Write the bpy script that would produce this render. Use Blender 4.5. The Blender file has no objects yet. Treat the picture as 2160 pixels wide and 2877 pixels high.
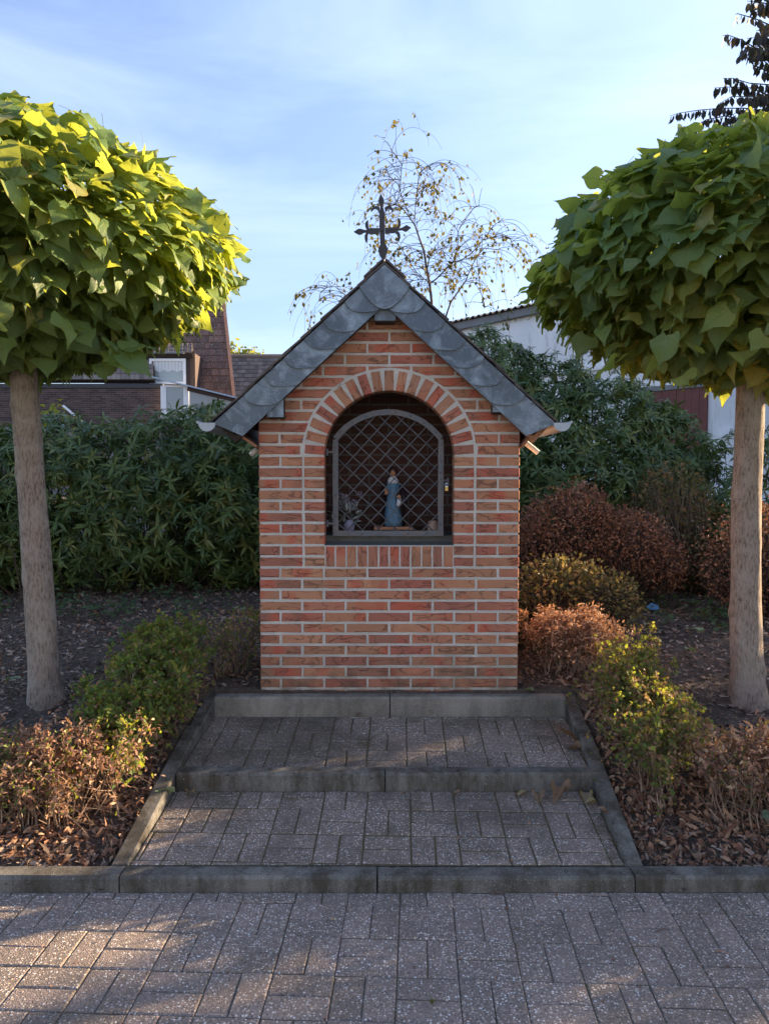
import bpy, math, random
import numpy as np
from mathutils import Vector, Matrix, noise as mnoise

random.seed(7)
RNG = np.random.default_rng(11)
SC = bpy.context.scene
COL = SC.collection
PI = math.pi

# ------------------------------------------------------------------ camera, sky, sun, exposure
F_PX, CU, CV = 2100.0, 1080.0, 1438.5
PITCH = math.atan(98.5 / F_PX)
CAMZ = 1.607
cam_d = bpy.data.cameras.new('camera')
cam = bpy.data.objects.new('camera', cam_d)
COL.objects.link(cam)
cam.location = (0, 0, CAMZ)
cam.rotation_euler = (PI / 2 - PITCH, 0, 0)
cam_d.sensor_fit = 'VERTICAL'
cam_d.angle_y = 2 * math.atan(CV / F_PX)
cam_d.clip_start = 0.05
cam_d.clip_end = 2000
SC.camera = cam

SUN_EL = math.radians(14.0)
SUN_AZ = math.radians(65.0)            # clockwise from +Y towards +X
SUN_DIR = Vector((math.sin(SUN_AZ) * math.cos(SUN_EL), math.cos(SUN_AZ) * math.cos(SUN_EL), math.sin(SUN_EL)))
world = bpy.data.worlds.new('World')
SC.world = world
world.use_nodes = True
wn, wl = world.node_tree.nodes, world.node_tree.links
bg = wn['Background']
sky = wn.new('ShaderNodeTexSky')
sky.sky_type = 'NISHITA'
sky.sun_disc = False
sky.sun_elevation = SUN_EL
sky.sun_rotation = SUN_AZ
sky.altitude = 50
sky.air_density = 1.0
sky.dust_density = 0.6
sky.ozone_density = 2.0
# thin high cirrus mixed into the sky
tc = wn.new('ShaderNodeTexCoord')
mp = wn.new('ShaderNodeMapping'); mp.inputs['Scale'].default_value = (1.3, 1.3, 6.5); mp.inputs['Rotation'].default_value = (0.12, 0.16, 0.3)
wl.new(tc.outputs['Generated'], mp.inputs[0])
nz = wn.new('ShaderNodeTexNoise'); nz.inputs['Scale'].default_value = 1.35; nz.inputs['Detail'].default_value = 7; nz.inputs['Roughness'].default_value = 0.55; nz.inputs['Distortion'].default_value = 0.5
wl.new(mp.outputs[0], nz.inputs['Vector'])
rp = wn.new('ShaderNodeValToRGB'); rp.color_ramp.elements[0].position = 0.42; rp.color_ramp.elements[1].position = 0.86
rp.color_ramp.elements[1].color = (0.25, 0.25, 0.25, 1)
wl.new(nz.outputs[0], rp.inputs[0])
mx = wn.new('ShaderNodeMix'); mx.data_type = 'RGBA'
tint = wn.new('ShaderNodeMix'); tint.data_type = 'RGBA'; tint.blend_type = 'MULTIPLY'; tint.inputs[0].default_value = 1.0; tint.inputs[7].default_value = (1.12, 0.95, 0.98, 1)
sep = wn.new('ShaderNodeSeparateXYZ'); wl.new(tc.outputs['Generated'], sep.inputs[0])
gr = wn.new('ShaderNodeValToRGB'); gr.color_ramp.elements[0].position = 0.0; gr.color_ramp.elements[0].color = (0.37, 0.42, 0.48, 1)
gr.color_ramp.elements[1].position = 0.62; gr.color_ramp.elements[1].color = (0.84, 0.84, 0.84, 1)
wl.new(sep.outputs[2], gr.inputs[0])
low = wn.new('ShaderNodeMix'); low.data_type = 'RGBA'; low.blend_type = 'MULTIPLY'; low.inputs[0].default_value = 1.0
wl.new(sky.outputs[0], low.inputs[6]); wl.new(gr.outputs[0], low.inputs[7]); wl.new(low.outputs[2], tint.inputs[6])
wl.new(rp.outputs[0], mx.inputs[0]); wl.new(tint.outputs[2], mx.inputs[6]); mx.inputs[7].default_value = (3.4, 3.9, 4.6, 1)
wl.new(mx.outputs[2], bg.inputs[0])
bg.inputs[1].default_value = 0.108

sun_d = bpy.data.lights.new('sun', 'SUN')
sun = bpy.data.objects.new('sun', sun_d)
COL.objects.link(sun)
sun_d.energy = 4.4
sun_d.angle = math.radians(0.6)
sun_d.color = (1.0, 0.72, 0.44)
sun.rotation_euler = SUN_DIR.to_track_quat('Z', 'Y').to_euler()
sun.location = (20, 12, 10)

SC.view_settings.view_transform = 'Standard'
SC.view_settings.look = 'None'
SC.view_settings.gamma = 1
SC.view_settings.use_curve_mapping = False
SC.view_settings.exposure = 2.38
SC.cycles.max_bounces = 8
SC.cycles.transparent_max_bounces = 6


def P(u, v, y):
    """Point at depth y seen at pixel (u, v) of the 2160 x 2877 photograph."""
    a = (u - CU) / F_PX; b = -(v - CV) / F_PX
    c, s = math.cos(PITCH), math.sin(PITCH)
    t = y / (c + b * s)
    return Vector((a * t, y, CAMZ + (-s + b * c) * t))


# ------------------------------------------------------------------ material helpers
class Mat:
    def __init__(s, name):
        s.m = bpy.data.materials.new(name); s.m.use_nodes = True
        s.n, s.l = s.m.node_tree.nodes, s.m.node_tree.links
        s.b = s.n['Principled BSDF']; s.o = s.n['Material Output']
        s.b.inputs['Roughness'].default_value = 0.85

    def nd(s, typ, ins=None, **props):
        n = s.n.new('ShaderNode' + typ)
        for k, v in props.items(): setattr(n, k, v)
        for k, v in (ins or {}).items(): s.put(n.inputs[k], v)
        return n

    def put(s, sock, v):
        if isinstance(v, bpy.types.NodeSocket): s.l.new(v, sock)
        elif isinstance(v, tuple) and len(v) == 3 and sock.type == 'RGBA': sock.default_value = (*v, 1)
        else: sock.default_value = v

    def math(s, op, a, b=0.0, clamp=False):
        return s.nd('Math', {0: a, 1: b}, operation=op, use_clamp=clamp).outputs[0]

    def mix(s, f, a, b, blend='MIX'):
        return s.nd('Mix', {0: f, 6: a, 7: b}, data_type='RGBA', blend_type=blend).outputs[2]

    def ramp(s, f, pts, interp='LINEAR'):
        n = s.nd('ValToRGB', {0: f}); cr = n.color_ramp; cr.interpolation = interp
        while len(cr.elements) < len(pts): cr.elements.new(0.5)
        for e, (p, c) in zip(cr.elements, pts):
            e.position = p; e.color = (*c, 1) if isinstance(c, tuple) else (c, c, c, 1)
        return n.outputs[0]

    def rnd(s, mul=1.0, add=0.0):
        a = s.nd('Attribute', attribute_name='rnd').outputs['Fac']
        o = s.nd('ObjectInfo').outputs['Random']
        x = s.math('ADD', a, o)
        return s.math('FRACT', s.math('ADD', s.math('MULTIPLY', x, mul), add))

    def coord(s, scale=(1, 1, 1), rand=True, kind='Object'):
        v = s.nd('TexCoord').outputs[kind]
        if rand:
            r = s.math('MULTIPLY', s.nd('ObjectInfo').outputs['Random'], 37.0)
            c = s.nd('CombineXYZ', {0: r, 1: r, 2: r}).outputs[0]
            v = s.nd('VectorMath', {0: v, 1: c}, operation='ADD').outputs[0]
        if scale != (1, 1, 1):
            v = s.nd('Mapping', {0: v, 'Scale': scale}).outputs[0]
        return v

    def noise(s, vec, scale, detail=4, rough=0.55, dist=0.0):
        return s.nd('TexNoise', {'Vector': vec, 'Scale': scale, 'Detail': detail, 'Roughness': rough, 'Distortion': dist}).outputs[0]

    def bump(s, h, strength=0.5, dist=0.01, nrm=None):
        n = s.nd('Bump', {'Height': h, 'Strength': strength, 'Distance': dist})
        if nrm is not None: s.l.new(nrm, n.inputs['Normal'])
        return n.outputs[0]

    def fin(s, color=None, rough=None, normal=None, metal=None, spec=None):
        if color is not None: s.put(s.b.inputs['Base Color'], color)
        if rough is not None: s.put(s.b.inputs['Roughness'], rough)
        if normal is not None: s.put(s.b.inputs['Normal'], normal)
        if metal is not None: s.put(s.b.inputs['Metallic'], metal)
        if spec is not None: s.put(s.b.inputs['Specular IOR Level'], spec)
        return s.m


def m_brick():
    m = Mat('clinker_brick'); v = m.coord(); r = m.rnd(1.0)
    base = m.ramp(r, [(0.0, (0.472, 0.215, 0.118)), (0.18, (0.354, 0.184, 0.113)), (0.36, (0.496, 0.245, 0.137)), (0.5, (0.401, 0.135, 0.095)),
                      (0.66, (0.295, 0.141, 0.095)), (0.82, (0.472, 0.196, 0.118)), (1.0, (0.401, 0.209, 0.118))])
    pn = m.noise(m.nd('Mapping', {0: v, 'Scale': (7, 2, 3)}).outputs[0], 1.0, 2, 0.5)
    pr = m.ramp(pn, [(0.53, 0.0), (0.68, 1.0)])
    base = m.mix(m.math('MULTIPLY', pr, 0.85), base, (0.48, 0.11, 0.065))
    pd = m.ramp(m.noise(m.nd('Mapping', {0: v, 'Scale': (6, 3, 5), 'Location': (5, 1, 2)}).outputs[0], 1.0, 2), [(0.55, 0.0), (0.7, 1.0)])
    base = m.mix(m.math('MULTIPLY', pd, 0.4), base, (0.16, 0.085, 0.06))
    fine = m.noise(v, 160, 4, 0.65)
    base = m.mix(m.ramp(fine, [(0.3, 0.35), (0.6, 0.0)]), base, (0.14, 0.07, 0.05))
    cv = m.nd('Mapping', {0: v, 'Scale': (6.5, 9, 17)}).outputs[0]
    cn = m.noise(cv, 1.0, 2.2, 0.45, 0.9)
    d = m.math('ABSOLUTE', m.math('SUBTRACT', cn, 0.5))
    crack = m.ramp(d, [(0.0, 1.0), (0.008, 0.8), (0.019, 0.0)])
    base = m.mix(m.math('MULTIPLY', crack, 0.62), base, (0.085, 0.045, 0.035))
    w = m.nd('NewGeometry').outputs['Position']; wz = m.nd('SeparateXYZ', {0: w}).outputs[2]
    low = m.math('MULTIPLY', m.ramp(wz, [(0.40, 1.0), (0.72, 0.0)]), m.ramp(m.noise(w, 7, 5, 0.65), [(0.4, 0.0), (0.65, 0.8)]))
    base = m.mix(low, base, (0.10, 0.075, 0.055))
    pale = m.ramp(m.noise(w, 3.1, 6, 0.7), [(0.58, 0.0), (0.75, 0.30)])
    base = m.mix(pale, base, (0.42, 0.33, 0.28))
    h = m.math('SUBTRACT', m.math('ADD', m.math('MULTIPLY', fine, 0.25), m.math('MULTIPLY', m.noise(cv, 2.4, 3), 0.9)), m.math('MULTIPLY', crack, 0.7))
    return m.fin(base, 0.8, m.bump(h, 0.8, 0.006), spec=0.3)


def m_mortar():
    m = Mat('mortar'); v = m.coord(rand=False)
    a = m.noise(v, 5, 5); b = m.noise(v, 260, 3, 0.7)
    c = m.ramp(a, [(0.3, (0.49, 0.49, 0.455)), (0.7, (0.63, 0.625, 0.59))])
    c = m.mix(m.ramp(b, [(0.35, 0.45), (0.55, 0.0)]), c, (0.22, 0.20, 0.175))
    st = m.ramp(m.noise(v, 9, 4, 0.6), [(0.66, 0.0), (0.74, 0.6)])
    c = m.mix(st, c, (0.16, 0.15, 0.12))
    w = m.nd('NewGeometry').outputs['Position']; wz = m.nd('SeparateXYZ', {0: w}).outputs[2]
    low = m.math('MULTIPLY', m.ramp(wz, [(0.38, 1.0), (0.70, 0.0)]), m.ramp(m.noise(w, 8, 5, 0.65), [(0.38, 0.0), (0.62, 0.85)]))
    c = m.mix(low, c, (0.20, 0.19, 0.13))
    c = m.mix(m.ramp(m.noise(w, 2.4, 6, 0.7), [(0.5, 0.0), (0.7, 0.5)]), c, (0.33, 0.32, 0.25))
    return m.fin(c, 0.95, m.bump(m.math('ADD', b, m.noise(v, 60, 3)), 0.7, 0.004), spec=0.2)


def m_slate():
    m = Mat('slate'); v = m.coord(); r = m.rnd(3.0)
    a = m.noise(v, 9, 5, 0.6, 0.6); b = m.noise(v, 130, 3, 0.6)
    c = m.mix(r, (0.085, 0.125, 0.165), (0.14, 0.19, 0.24))
    c = m.mix(m.ramp(a, [(0.46, 0.0), (0.70, 0.8)]), c, (0.34, 0.45, 0.55))
    c = m.mix(m.ramp(m.noise(v, 55, 3, 0.7), [(0.62, 0.0), (0.72, 0.5)]), c, (0.42, 0.46, 0.49))
    c = m.mix(m.ramp(b, [(0.3, 0.5), (0.5, 0.0)]), c, (0.07, 0.085, 0.10))
    return m.fin(c, 0.55, m.bump(m.math('ADD', m.noise(v, 22, 5, 0.6), m.math('MULTIPLY', b, 0.4)), 0.45, 0.005), spec=0.4)


def m_roofslate():
    m = Mat('roof_slate'); v = m.coord(); r = m.rnd(3.0)
    c = m.mix(r, (0.045, 0.045, 0.05), (0.10, 0.085, 0.08))
    c = m.mix(m.ramp(m.noise(v, 30, 4), [(0.5, 0.0), (0.7, 0.6)]), c, (0.15, 0.13, 0.11))
    return m.fin(c, 0.75, m.bump(m.noise(v, 60, 4), 0.7, 0.006))


def m_concrete(name, dark=(0.11, 0.106, 0.095), light=(0.22, 0.213, 0.192), moss=0.8):
    m = Mat(name); v = m.coord(); w = m.nd('NewGeometry').outputs['Position']
    a = m.noise(w, 3.5, 5, 0.6); g = m.noise(v, 420, 2, 0.6)
    c = m.mix(m.ramp(a, [(0.35, 0.0), (0.65, 1.0)]), dark, light)
    vo = m.nd('TexVoronoi', {'Vector': v, 'Scale': 150.0})
    sp = m.math('MULTIPLY', m.ramp(vo.outputs['Distance'], [(0.25, 1.0), (0.42, 0.0)]), m.ramp(vo.outputs['Color'], [(0.60, 0.0), (0.72, 1.0)]))
    c = m.mix(m.math('MULTIPLY', sp, 0.75), c, (0.38, 0.37, 0.34))
    c = m.mix(m.ramp(g, [(0.35, 0.6), (0.5, 0.0)]), c, (0.035, 0.035, 0.033))
    wz = m.nd('Mapping', {0: w, 'Scale': (4, 4, 1.2)}).outputs[0]
    st = m.ramp(m.noise(wz, 1.9, 6, 0.72), [(0.43, 0.0), (0.60, 1.0)])
    c = m.mix(m.math('MULTIPLY', st, moss), c, (0.050, 0.042, 0.028))
    blk = m.ramp(m.noise(m.nd('Mapping', {0: w, 'Scale': (9, 9, 22)}).outputs[0], 1.0, 5, 0.75), [(0.60, 0.0), (0.68, 1.0)])
    c = m.mix(m.math('MULTIPLY', blk, moss), c, (0.012, 0.012, 0.009))
    li = m.ramp(m.noise(w, 26, 3), [(0.76, 0.0), (0.78, 0.8)])
    c = m.mix(li, c, (0.42, 0.45, 0.42))
    return m.fin(c, 0.9, m.bump(m.math('ADD', g, m.noise(v, 60, 4)), 0.7, 0.003), spec=0.25)


def m_paver(name, moss):
    m = Mat(name); v = m.coord(); w = m.nd('NewGeometry').outputs['Position']; r = m.rnd(1.0)
    nv = m.nd('VectorMath', {0: m.nd('TexNoise', {'Vector': v, 'Scale': 110.0}).outputs['Color'], 'Scale': 0.006}, operation='SCALE').outputs[0]
    vv = m.nd('VectorMath', {0: v, 1: nv}, operation='ADD').outputs[0]
    vo = m.nd('TexVoronoi', {'Vector': vv, 'Scale': 105.0})
    vs = m.nd('TexVoronoi', {'Vector': vv, 'Scale': 190.0})
    mat_c = m.mix(r, (0.19, 0.162, 0.138), (0.29, 0.235, 0.202))
    sc = m.nd('SeparateColor', {0: vs.outputs['Color']})
    stone = m.ramp(sc.outputs[0], [(0.0, (0.055, 0.052, 0.05)), (0.22, (0.18, 0.148, 0.125)), (0.5, (0.37, 0.27, 0.225)), (0.68, (0.25, 0.222, 0.19)), (0.82, (0.42, 0.34, 0.30)), (0.93, (0.60, 0.54, 0.48))], 'CONSTANT')
    c = m.mix(m.ramp(vs.outputs['Distance'], [(0.3, 0.85), (0.55, 0.1)]), mat_c, stone)
    sb = m.nd('SeparateColor', {0: vo.outputs['Color']})
    # how much exposed aggregate varies over the ground
    dens = m.math('ADD', m.ramp(m.noise(w, 2.3, 4, 0.6), [(0.3, 0.66), (0.7, 0.40)]), m.math('MULTIPLY', m.math('SUBTRACT', m.rnd(5.0), 0.5), 0.22))
    pick = m.math('GREATER_THAN', sb.outputs[0], dens)
    big = m.math('MULTIPLY', pick, m.ramp(vo.outputs['Distance'], [(0.30, 1.0), (0.44, 0.0)]))
    bc = m.ramp(sb.outputs[1], [(0.0, (0.68, 0.62, 0.55)), (0.2, (0.50, 0.43, 0.38)), (0.42, (0.78, 0.76, 0.73)), (0.55, (0.60, 0.48, 0.35)), (0.7, (0.45, 0.35, 0.32)), (0.85, (0.65, 0.65, 0.64))], 'CONSTANT')
    c = m.mix(big, c, bc)
    dirt = m.ramp(m.noise(w, 1.7, 6, 0.65), [(0.42, 0.0), (0.68, 1.0)])
    c = m.mix(m.math('MULTIPLY', dirt, 0.45 + 0.35 * moss), c, (0.075, 0.066, 0.050))
    gm = m.ramp(m.noise(w, 5, 5, 0.65), [(0.55, 0.0), (0.7, 1.0)])
    c = m.mix(m.math('MULTIPLY', gm, 0.12 + 0.45 * moss), c, (0.06, 0.055, 0.022))
    li = m.ramp(m.noise(w, 15, 4, 0.6), [(0.765, 0.0), (0.785, 0.85)])
    c = m.mix(li, c, (0.40, 0.46, 0.46))
    h = m.math('ADD', m.math('MULTIPLY', big, 0.8), m.ramp(vs.outputs['Distance'], [(0.1, 0.6), (0.6, 0.0)]))
    return m.fin(c, 0.8, m.bump(h, 0.55, 0.004), spec=0.3)


def m_joint(name='joint_sand', a=(0.075, 0.066, 0.056), b=(0.10, 0.083, 0.04)):
    m = Mat(name); w = m.coord(rand=False)
    c = m.mix(m.ramp(m.noise(w, 6, 4, 0.6), [(0.42, 0.0), (0.6, 1.0)]), a, b)
    c = m.mix(m.ramp(m.noise(w, 180, 2), [(0.55, 0.0), (0.65, 0.7)]), c, (0.17, 0.14, 0.10))
    return m.fin(c, 1.0, m.bump(m.noise(w, 120, 4), 0.8, 0.008))


def m_soil():
    m = Mat('soil'); w = m.coord(rand=False)
    c = m.ramp(m.noise(w, 40, 6, 0.7), [(0.3, (0.05, 0.039, 0.03)), (0.55, (0.12, 0.09, 0.07)), (0.75, (0.21, 0.16, 0.12))])
    return m.fin(c, 1.0, m.bump(m.noise(w, 50, 6, 0.7), 1.0, 0.03))


def m_rndramp(name, pts, rough=0.9, trans=0.0, tcol=None, mul=1.0, fine=0.0, spec=0.3):
    m = Mat(name); r = m.rnd(mul)
    c = m.ramp(r, pts)
    if fine: c = m.mix(m.math('MULTIPLY', m.noise(m.coord(rand=False), 90, 3), fine), c, (0.02, 0.015, 0.01))
    m.fin(c, rough, spec=spec)
    if trans:
        tr = m.nd('BsdfTranslucent', {0: c if tcol is None else m.mix(0.6, c, tcol)})
        mxn = m.nd('MixShader', {0: trans, 1: m.b.outputs[0], 2: tr.outputs[0]})
        m.l.new(mxn.outputs[0], m.o.inputs[0])
    return m.m


def m_bigleaf(name, pts, tcol, trans, vein, gloss=0.5):
    """Broad leaf: lc attribute = (across -1..1, along 0..1)."""
    m = Mat(name); r = m.rnd(1.0)
    lc = m.nd('SeparateXYZ', {0: m.nd('Attribute', attribute_name='lc').outputs['Vector']})
    u, t = lc.outputs[0], lc.outputs[1]
    au = m.math('ABSOLUTE', u)
    c = m.ramp(r, pts)
    nn = m.noise(m.coord(rand=True), 26, 4, 0.6)
    c = m.mix(m.ramp(nn, [(0.45, 0.0), (0.75, 0.35)]), c, (0.20, 0.24, 0.08))
    mid = m.ramp(au, [(0.0, 1.0), (0.07, 0.0)])
    sv = m.math('FRACT', m.math('MULTIPLY', m.math('SUBTRACT', t, m.math('MULTIPLY', au, 0.26)), 6.5))
    sv = m.ramp(m.math('ABSOLUTE', m.math('SUBTRACT', sv, 0.5)), [(0.0, 0.8), (0.085, 0.0)])
    ve = m.math('MAXIMUM', mid, sv)
    edge = m.ramp(m.math('ADD', m.math('MULTIPLY', au, m.ramp(r, [(0.7, 0.3), (0.95, 1.0)])), m.math('MULTIPLY', nn, 0.25)), [(0.82, 0.0), (1.1, 0.8)])
    c = m.mix(edge, c, (0.30, 0.24, 0.06))
    c2 = m.mix(m.math('MULTIPLY', ve, 0.75), c, vein)
    m.fin(c2, gloss, m.bump(m.math('SUBTRACT', m.math('MULTIPLY', nn, 0.5), m.math('MULTIPLY', ve, 0.5)), 0.5, 0.006), spec=0.35)
    tr = m.nd('BsdfTranslucent', {0: m.mix(m.math('MULTIPLY', ve, 0.6), m.mix(0.7, c, tcol), (0.10, 0.14, 0.02))})
    mxn = m.nd('MixShader', {0: trans, 1: m.b.outputs[0], 2: tr.outputs[0]})
    m.l.new(mxn.outputs[0], m.o.inputs[0])
    return m.m


def m_bark(name, a, b, sc=1.0):
    m = Mat(name); v = m.coord(rand=False)
    vv = m.nd('Mapping', {0: v, 'Scale': (110 * sc, 110 * sc, 26 * sc)}).outputs[0]
    n1 = m.noise(vv, 1.0, 6, 0.65, 0.6); n2 = m.noise(v, 9 * sc, 4)
    cr = m.ramp(n1, [(0.34, 0.0), (0.56, 1.0)])
    c = m.mix(cr, tuple(x * 0.34 for x in a), a)
    c = m.mix(m.ramp(n2, [(0.45, 0.0), (0.7, 0.7)]), c, b)
    kn = m.ramp(m.noise(m.nd('Mapping', {0: v, 'Scale': (14, 14, 30)}).outputs[0], 1.0, 2), [(0.70, 0.0), (0.76, 0.7)])
    c = m.mix(kn, c, tuple(x * 0.35 for x in a))
    return m.fin(c, 0.92, m.bump(m.math('SUBTRACT', n1, m.math('MULTIPLY', kn, 0.3)), 0.9, 0.008), spec=0.2)


def m_iron():
    m = Mat('wrought_iron'); v = m.coord()
    n1 = m.noise(v, 120, 4); n2 = m.noise(v, 18, 4)
    c = m.mix(m.ramp(n2, [(0.4, 0.0), (0.7, 0.8)]), (0.085, 0.10, 0.118), (0.12, 0.105, 0.10))
    return m.fin(c, 0.5, m.bump(m.math('ADD', n1, n2), 0.6, 0.004), metal=0.0, spec=0.6)


def m_plain(name, col, rough=0.6, metal=0.0, var=0.2, scale=20, bump=0.2, spec=0.4):
    m = Mat(name); v = m.coord()
    n1 = m.noise(v, scale, 5, 0.6)
    c = m.mix(n1, tuple(x * (1 - var) for x in col), tuple(min(1, x * (1 + var)) for x in col))
    return m.fin(c, rough, m.bump(n1, bump, 0.004), metal=metal, spec=spec)


def m_whitewall():
    m = Mat('white_render'); w = m.coord(rand=False)
    c = m.ramp(m.noise(w, 1.2, 6, 0.65), [(0.3, (0.68, 0.69, 0.70)), (0.6, (0.80, 0.80, 0.79))])
    dr = m.noise(m.nd('Mapping', {0: w, 'Scale': (7, 7, 1.3)}).outputs[0], 1.0, 6, 0.7)
    c = m.mix(m.ramp(dr, [(0.56, 0.0), (0.72, 0.55)]), c, (0.30, 0.30, 0.28))
    return m.fin(c, 0.95, m.bump(m.noise(w, 30, 4), 0.4, 0.01))


def m_tile(name, a, b, cc):
    m = Mat(name); v = m.coord(); r = m.rnd(1.0)
    c = m.ramp(r, [(0.0, a), (0.5, b), (1.0, cc)])
    c = m.mix(m.ramp(m.noise(v, 16, 4), [(0.5, 0.0), (0.72, 0.7)]), c, (0.30, 0.26, 0.24))
    return m.fin(c, 0.8, spec=0.3)


def m_glass():
    m = Mat('window_glass')
    v = m.coord(rand=False)
    c = m.ramp(m.noise(v, 0.6, 3), [(0.3, (0.20, 0.25, 0.27)), (0.7, (0.34, 0.39, 0.40))])
    return m.fin(c, 0.12, spec=0.8)


MAT = {}
MAT['brick'] = m_brick(); MAT['mortar'] = m_mortar(); MAT['slate'] = m_slate(); MAT['roof_slate'] = m_roofslate()
MAT['kerb'] = m_concrete('kerb_concrete'); MAT['kerb_light'] = m_concrete('kerb_concrete_pale', (0.20, 0.188, 0.16), (0.36, 0.34, 0.295), 0.35)
MAT['paver'] = m_paver('washed_paver', 0.0); MAT['paver_mossy'] = m_paver('washed_paver_mossy', 1.0); MAT['joint'] = m_joint(); MAT['joint_moss'] = m_joint('joint_moss', (0.085, 0.065, 0.035), (0.075, 0.072, 0.022))
MAT['soil'] = m_soil(); MAT['iron'] = m_iron()
MAT['chip'] = m_rndramp('bark_chip', [(0.0, (0.065, 0.048, 0.038)), (0.35, (0.16, 0.115, 0.09)), (0.7, (0.27, 0.20, 0.155)), (0.9, (0.33, 0.25, 0.195)), (1.0, (0.48, 0.39, 0.32))], 0.95)
MAT['litter'] = m_rndramp('leaf_litter', [(0.0, (0.13, 0.065, 0.04)), (0.4, (0.24, 0.125, 0.08)), (0.75, (0.33, 0.20, 0.13)), (1.0, (0.42, 0.31, 0.21))], 0.85, 0.15)
MAT['catalpa'] = m_bigleaf('catalpa_leaf', [(0.0, (0.06, 0.125, 0.055)), (0.35, (0.11, 0.20, 0.075)), (0.7, (0.165, 0.27, 0.085)), (0.9, (0.22, 0.32, 0.10)), (1.0, (0.34, 0.32, 0.12))], (0.62, 0.66, 0.06), 0.48, (0.26, 0.34, 0.13), 0.42)
MAT['rhodo'] = m_bigleaf('rhododendron_leaf', [(0.0, (0.026, 0.062, 0.022)), (0.45, (0.052, 0.105, 0.032)), (0.8, (0.10, 0.155, 0.040)), (1.0, (0.16, 0.18, 0.05))], (0.30, 0.42, 0.05), 0.15, (0.12, 0.17, 0.07), 0.30)
MAT['bark'] = m_bark('catalpa_bark', (0.31, 0.255, 0.208), (0.37, 0.33, 0.285))
MAT['twig'] = m_rndramp('dry_twig', [(0.0, (0.11, 0.075, 0.055)), (0.5, (0.24, 0.17, 0.125)), (1.0, (0.36, 0.28, 0.21))])
MAT['darktwig'] = m_rndramp('dark_twig', [(0.0, (0.045, 0.032, 0.028)), (1.0, (0.10, 0.075, 0.06))])
MAT['whitewall'] = m_whitewall()
MAT['zinc'] = m_plain('zinc', (0.36, 0.44, 0.53), 0.5, 0.35, 0.15, 14)
MAT['wood'] = m_plain('brown_painted_wood', (0.26, 0.12, 0.06), 0.6, 0, 0.3, 18)
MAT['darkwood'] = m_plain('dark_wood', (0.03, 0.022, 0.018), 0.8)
MAT['glass'] = m_glass()
MAT['pvc'] = m_plain('white_frame', (0.78, 0.79, 0.80), 0.4, 0, 0.04, 8, 0.05)
MAT['sill'] = m_plain('dark_stone', (0.085, 0.09, 0.085), 0.8, 0, 0.4, 30, 0.5)


# ------------------------------------------------------------------ object helpers
WORLD = {}


def tag(o, label=None, cat=None, group=None, kind=None):
    if label: o['label'] = label
    if cat: o['category'] = cat
    if group: o['group'] = group
    if kind: o['kind'] = kind
    return o


def empty(name, loc, label=None, cat=None, group=None, kind=None):
    o = bpy.data.objects.new(name, None); COL.objects.link(o)
    o.location = loc; o.empty_display_size = 0.1
    WORLD[o.name] = Vector(loc)
    return tag(o, label, cat, group, kind)


def link(name, me, loc, parent=None, rot=None, mat=None):
    """Link mesh data (local coordinates) at world position loc."""
    o = bpy.data.objects.new(name, me); COL.objects.link(o)
    loc = Vector(loc)
    WORLD[o.name] = loc
    o.location = loc
    if parent is not None:
        o.parent = parent
        o.location = loc - WORLD[parent.name]
    if rot is not None: o.rotation_euler = rot
    if mat is not None and not me.materials: me.materials.append(mat)
    return o


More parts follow.
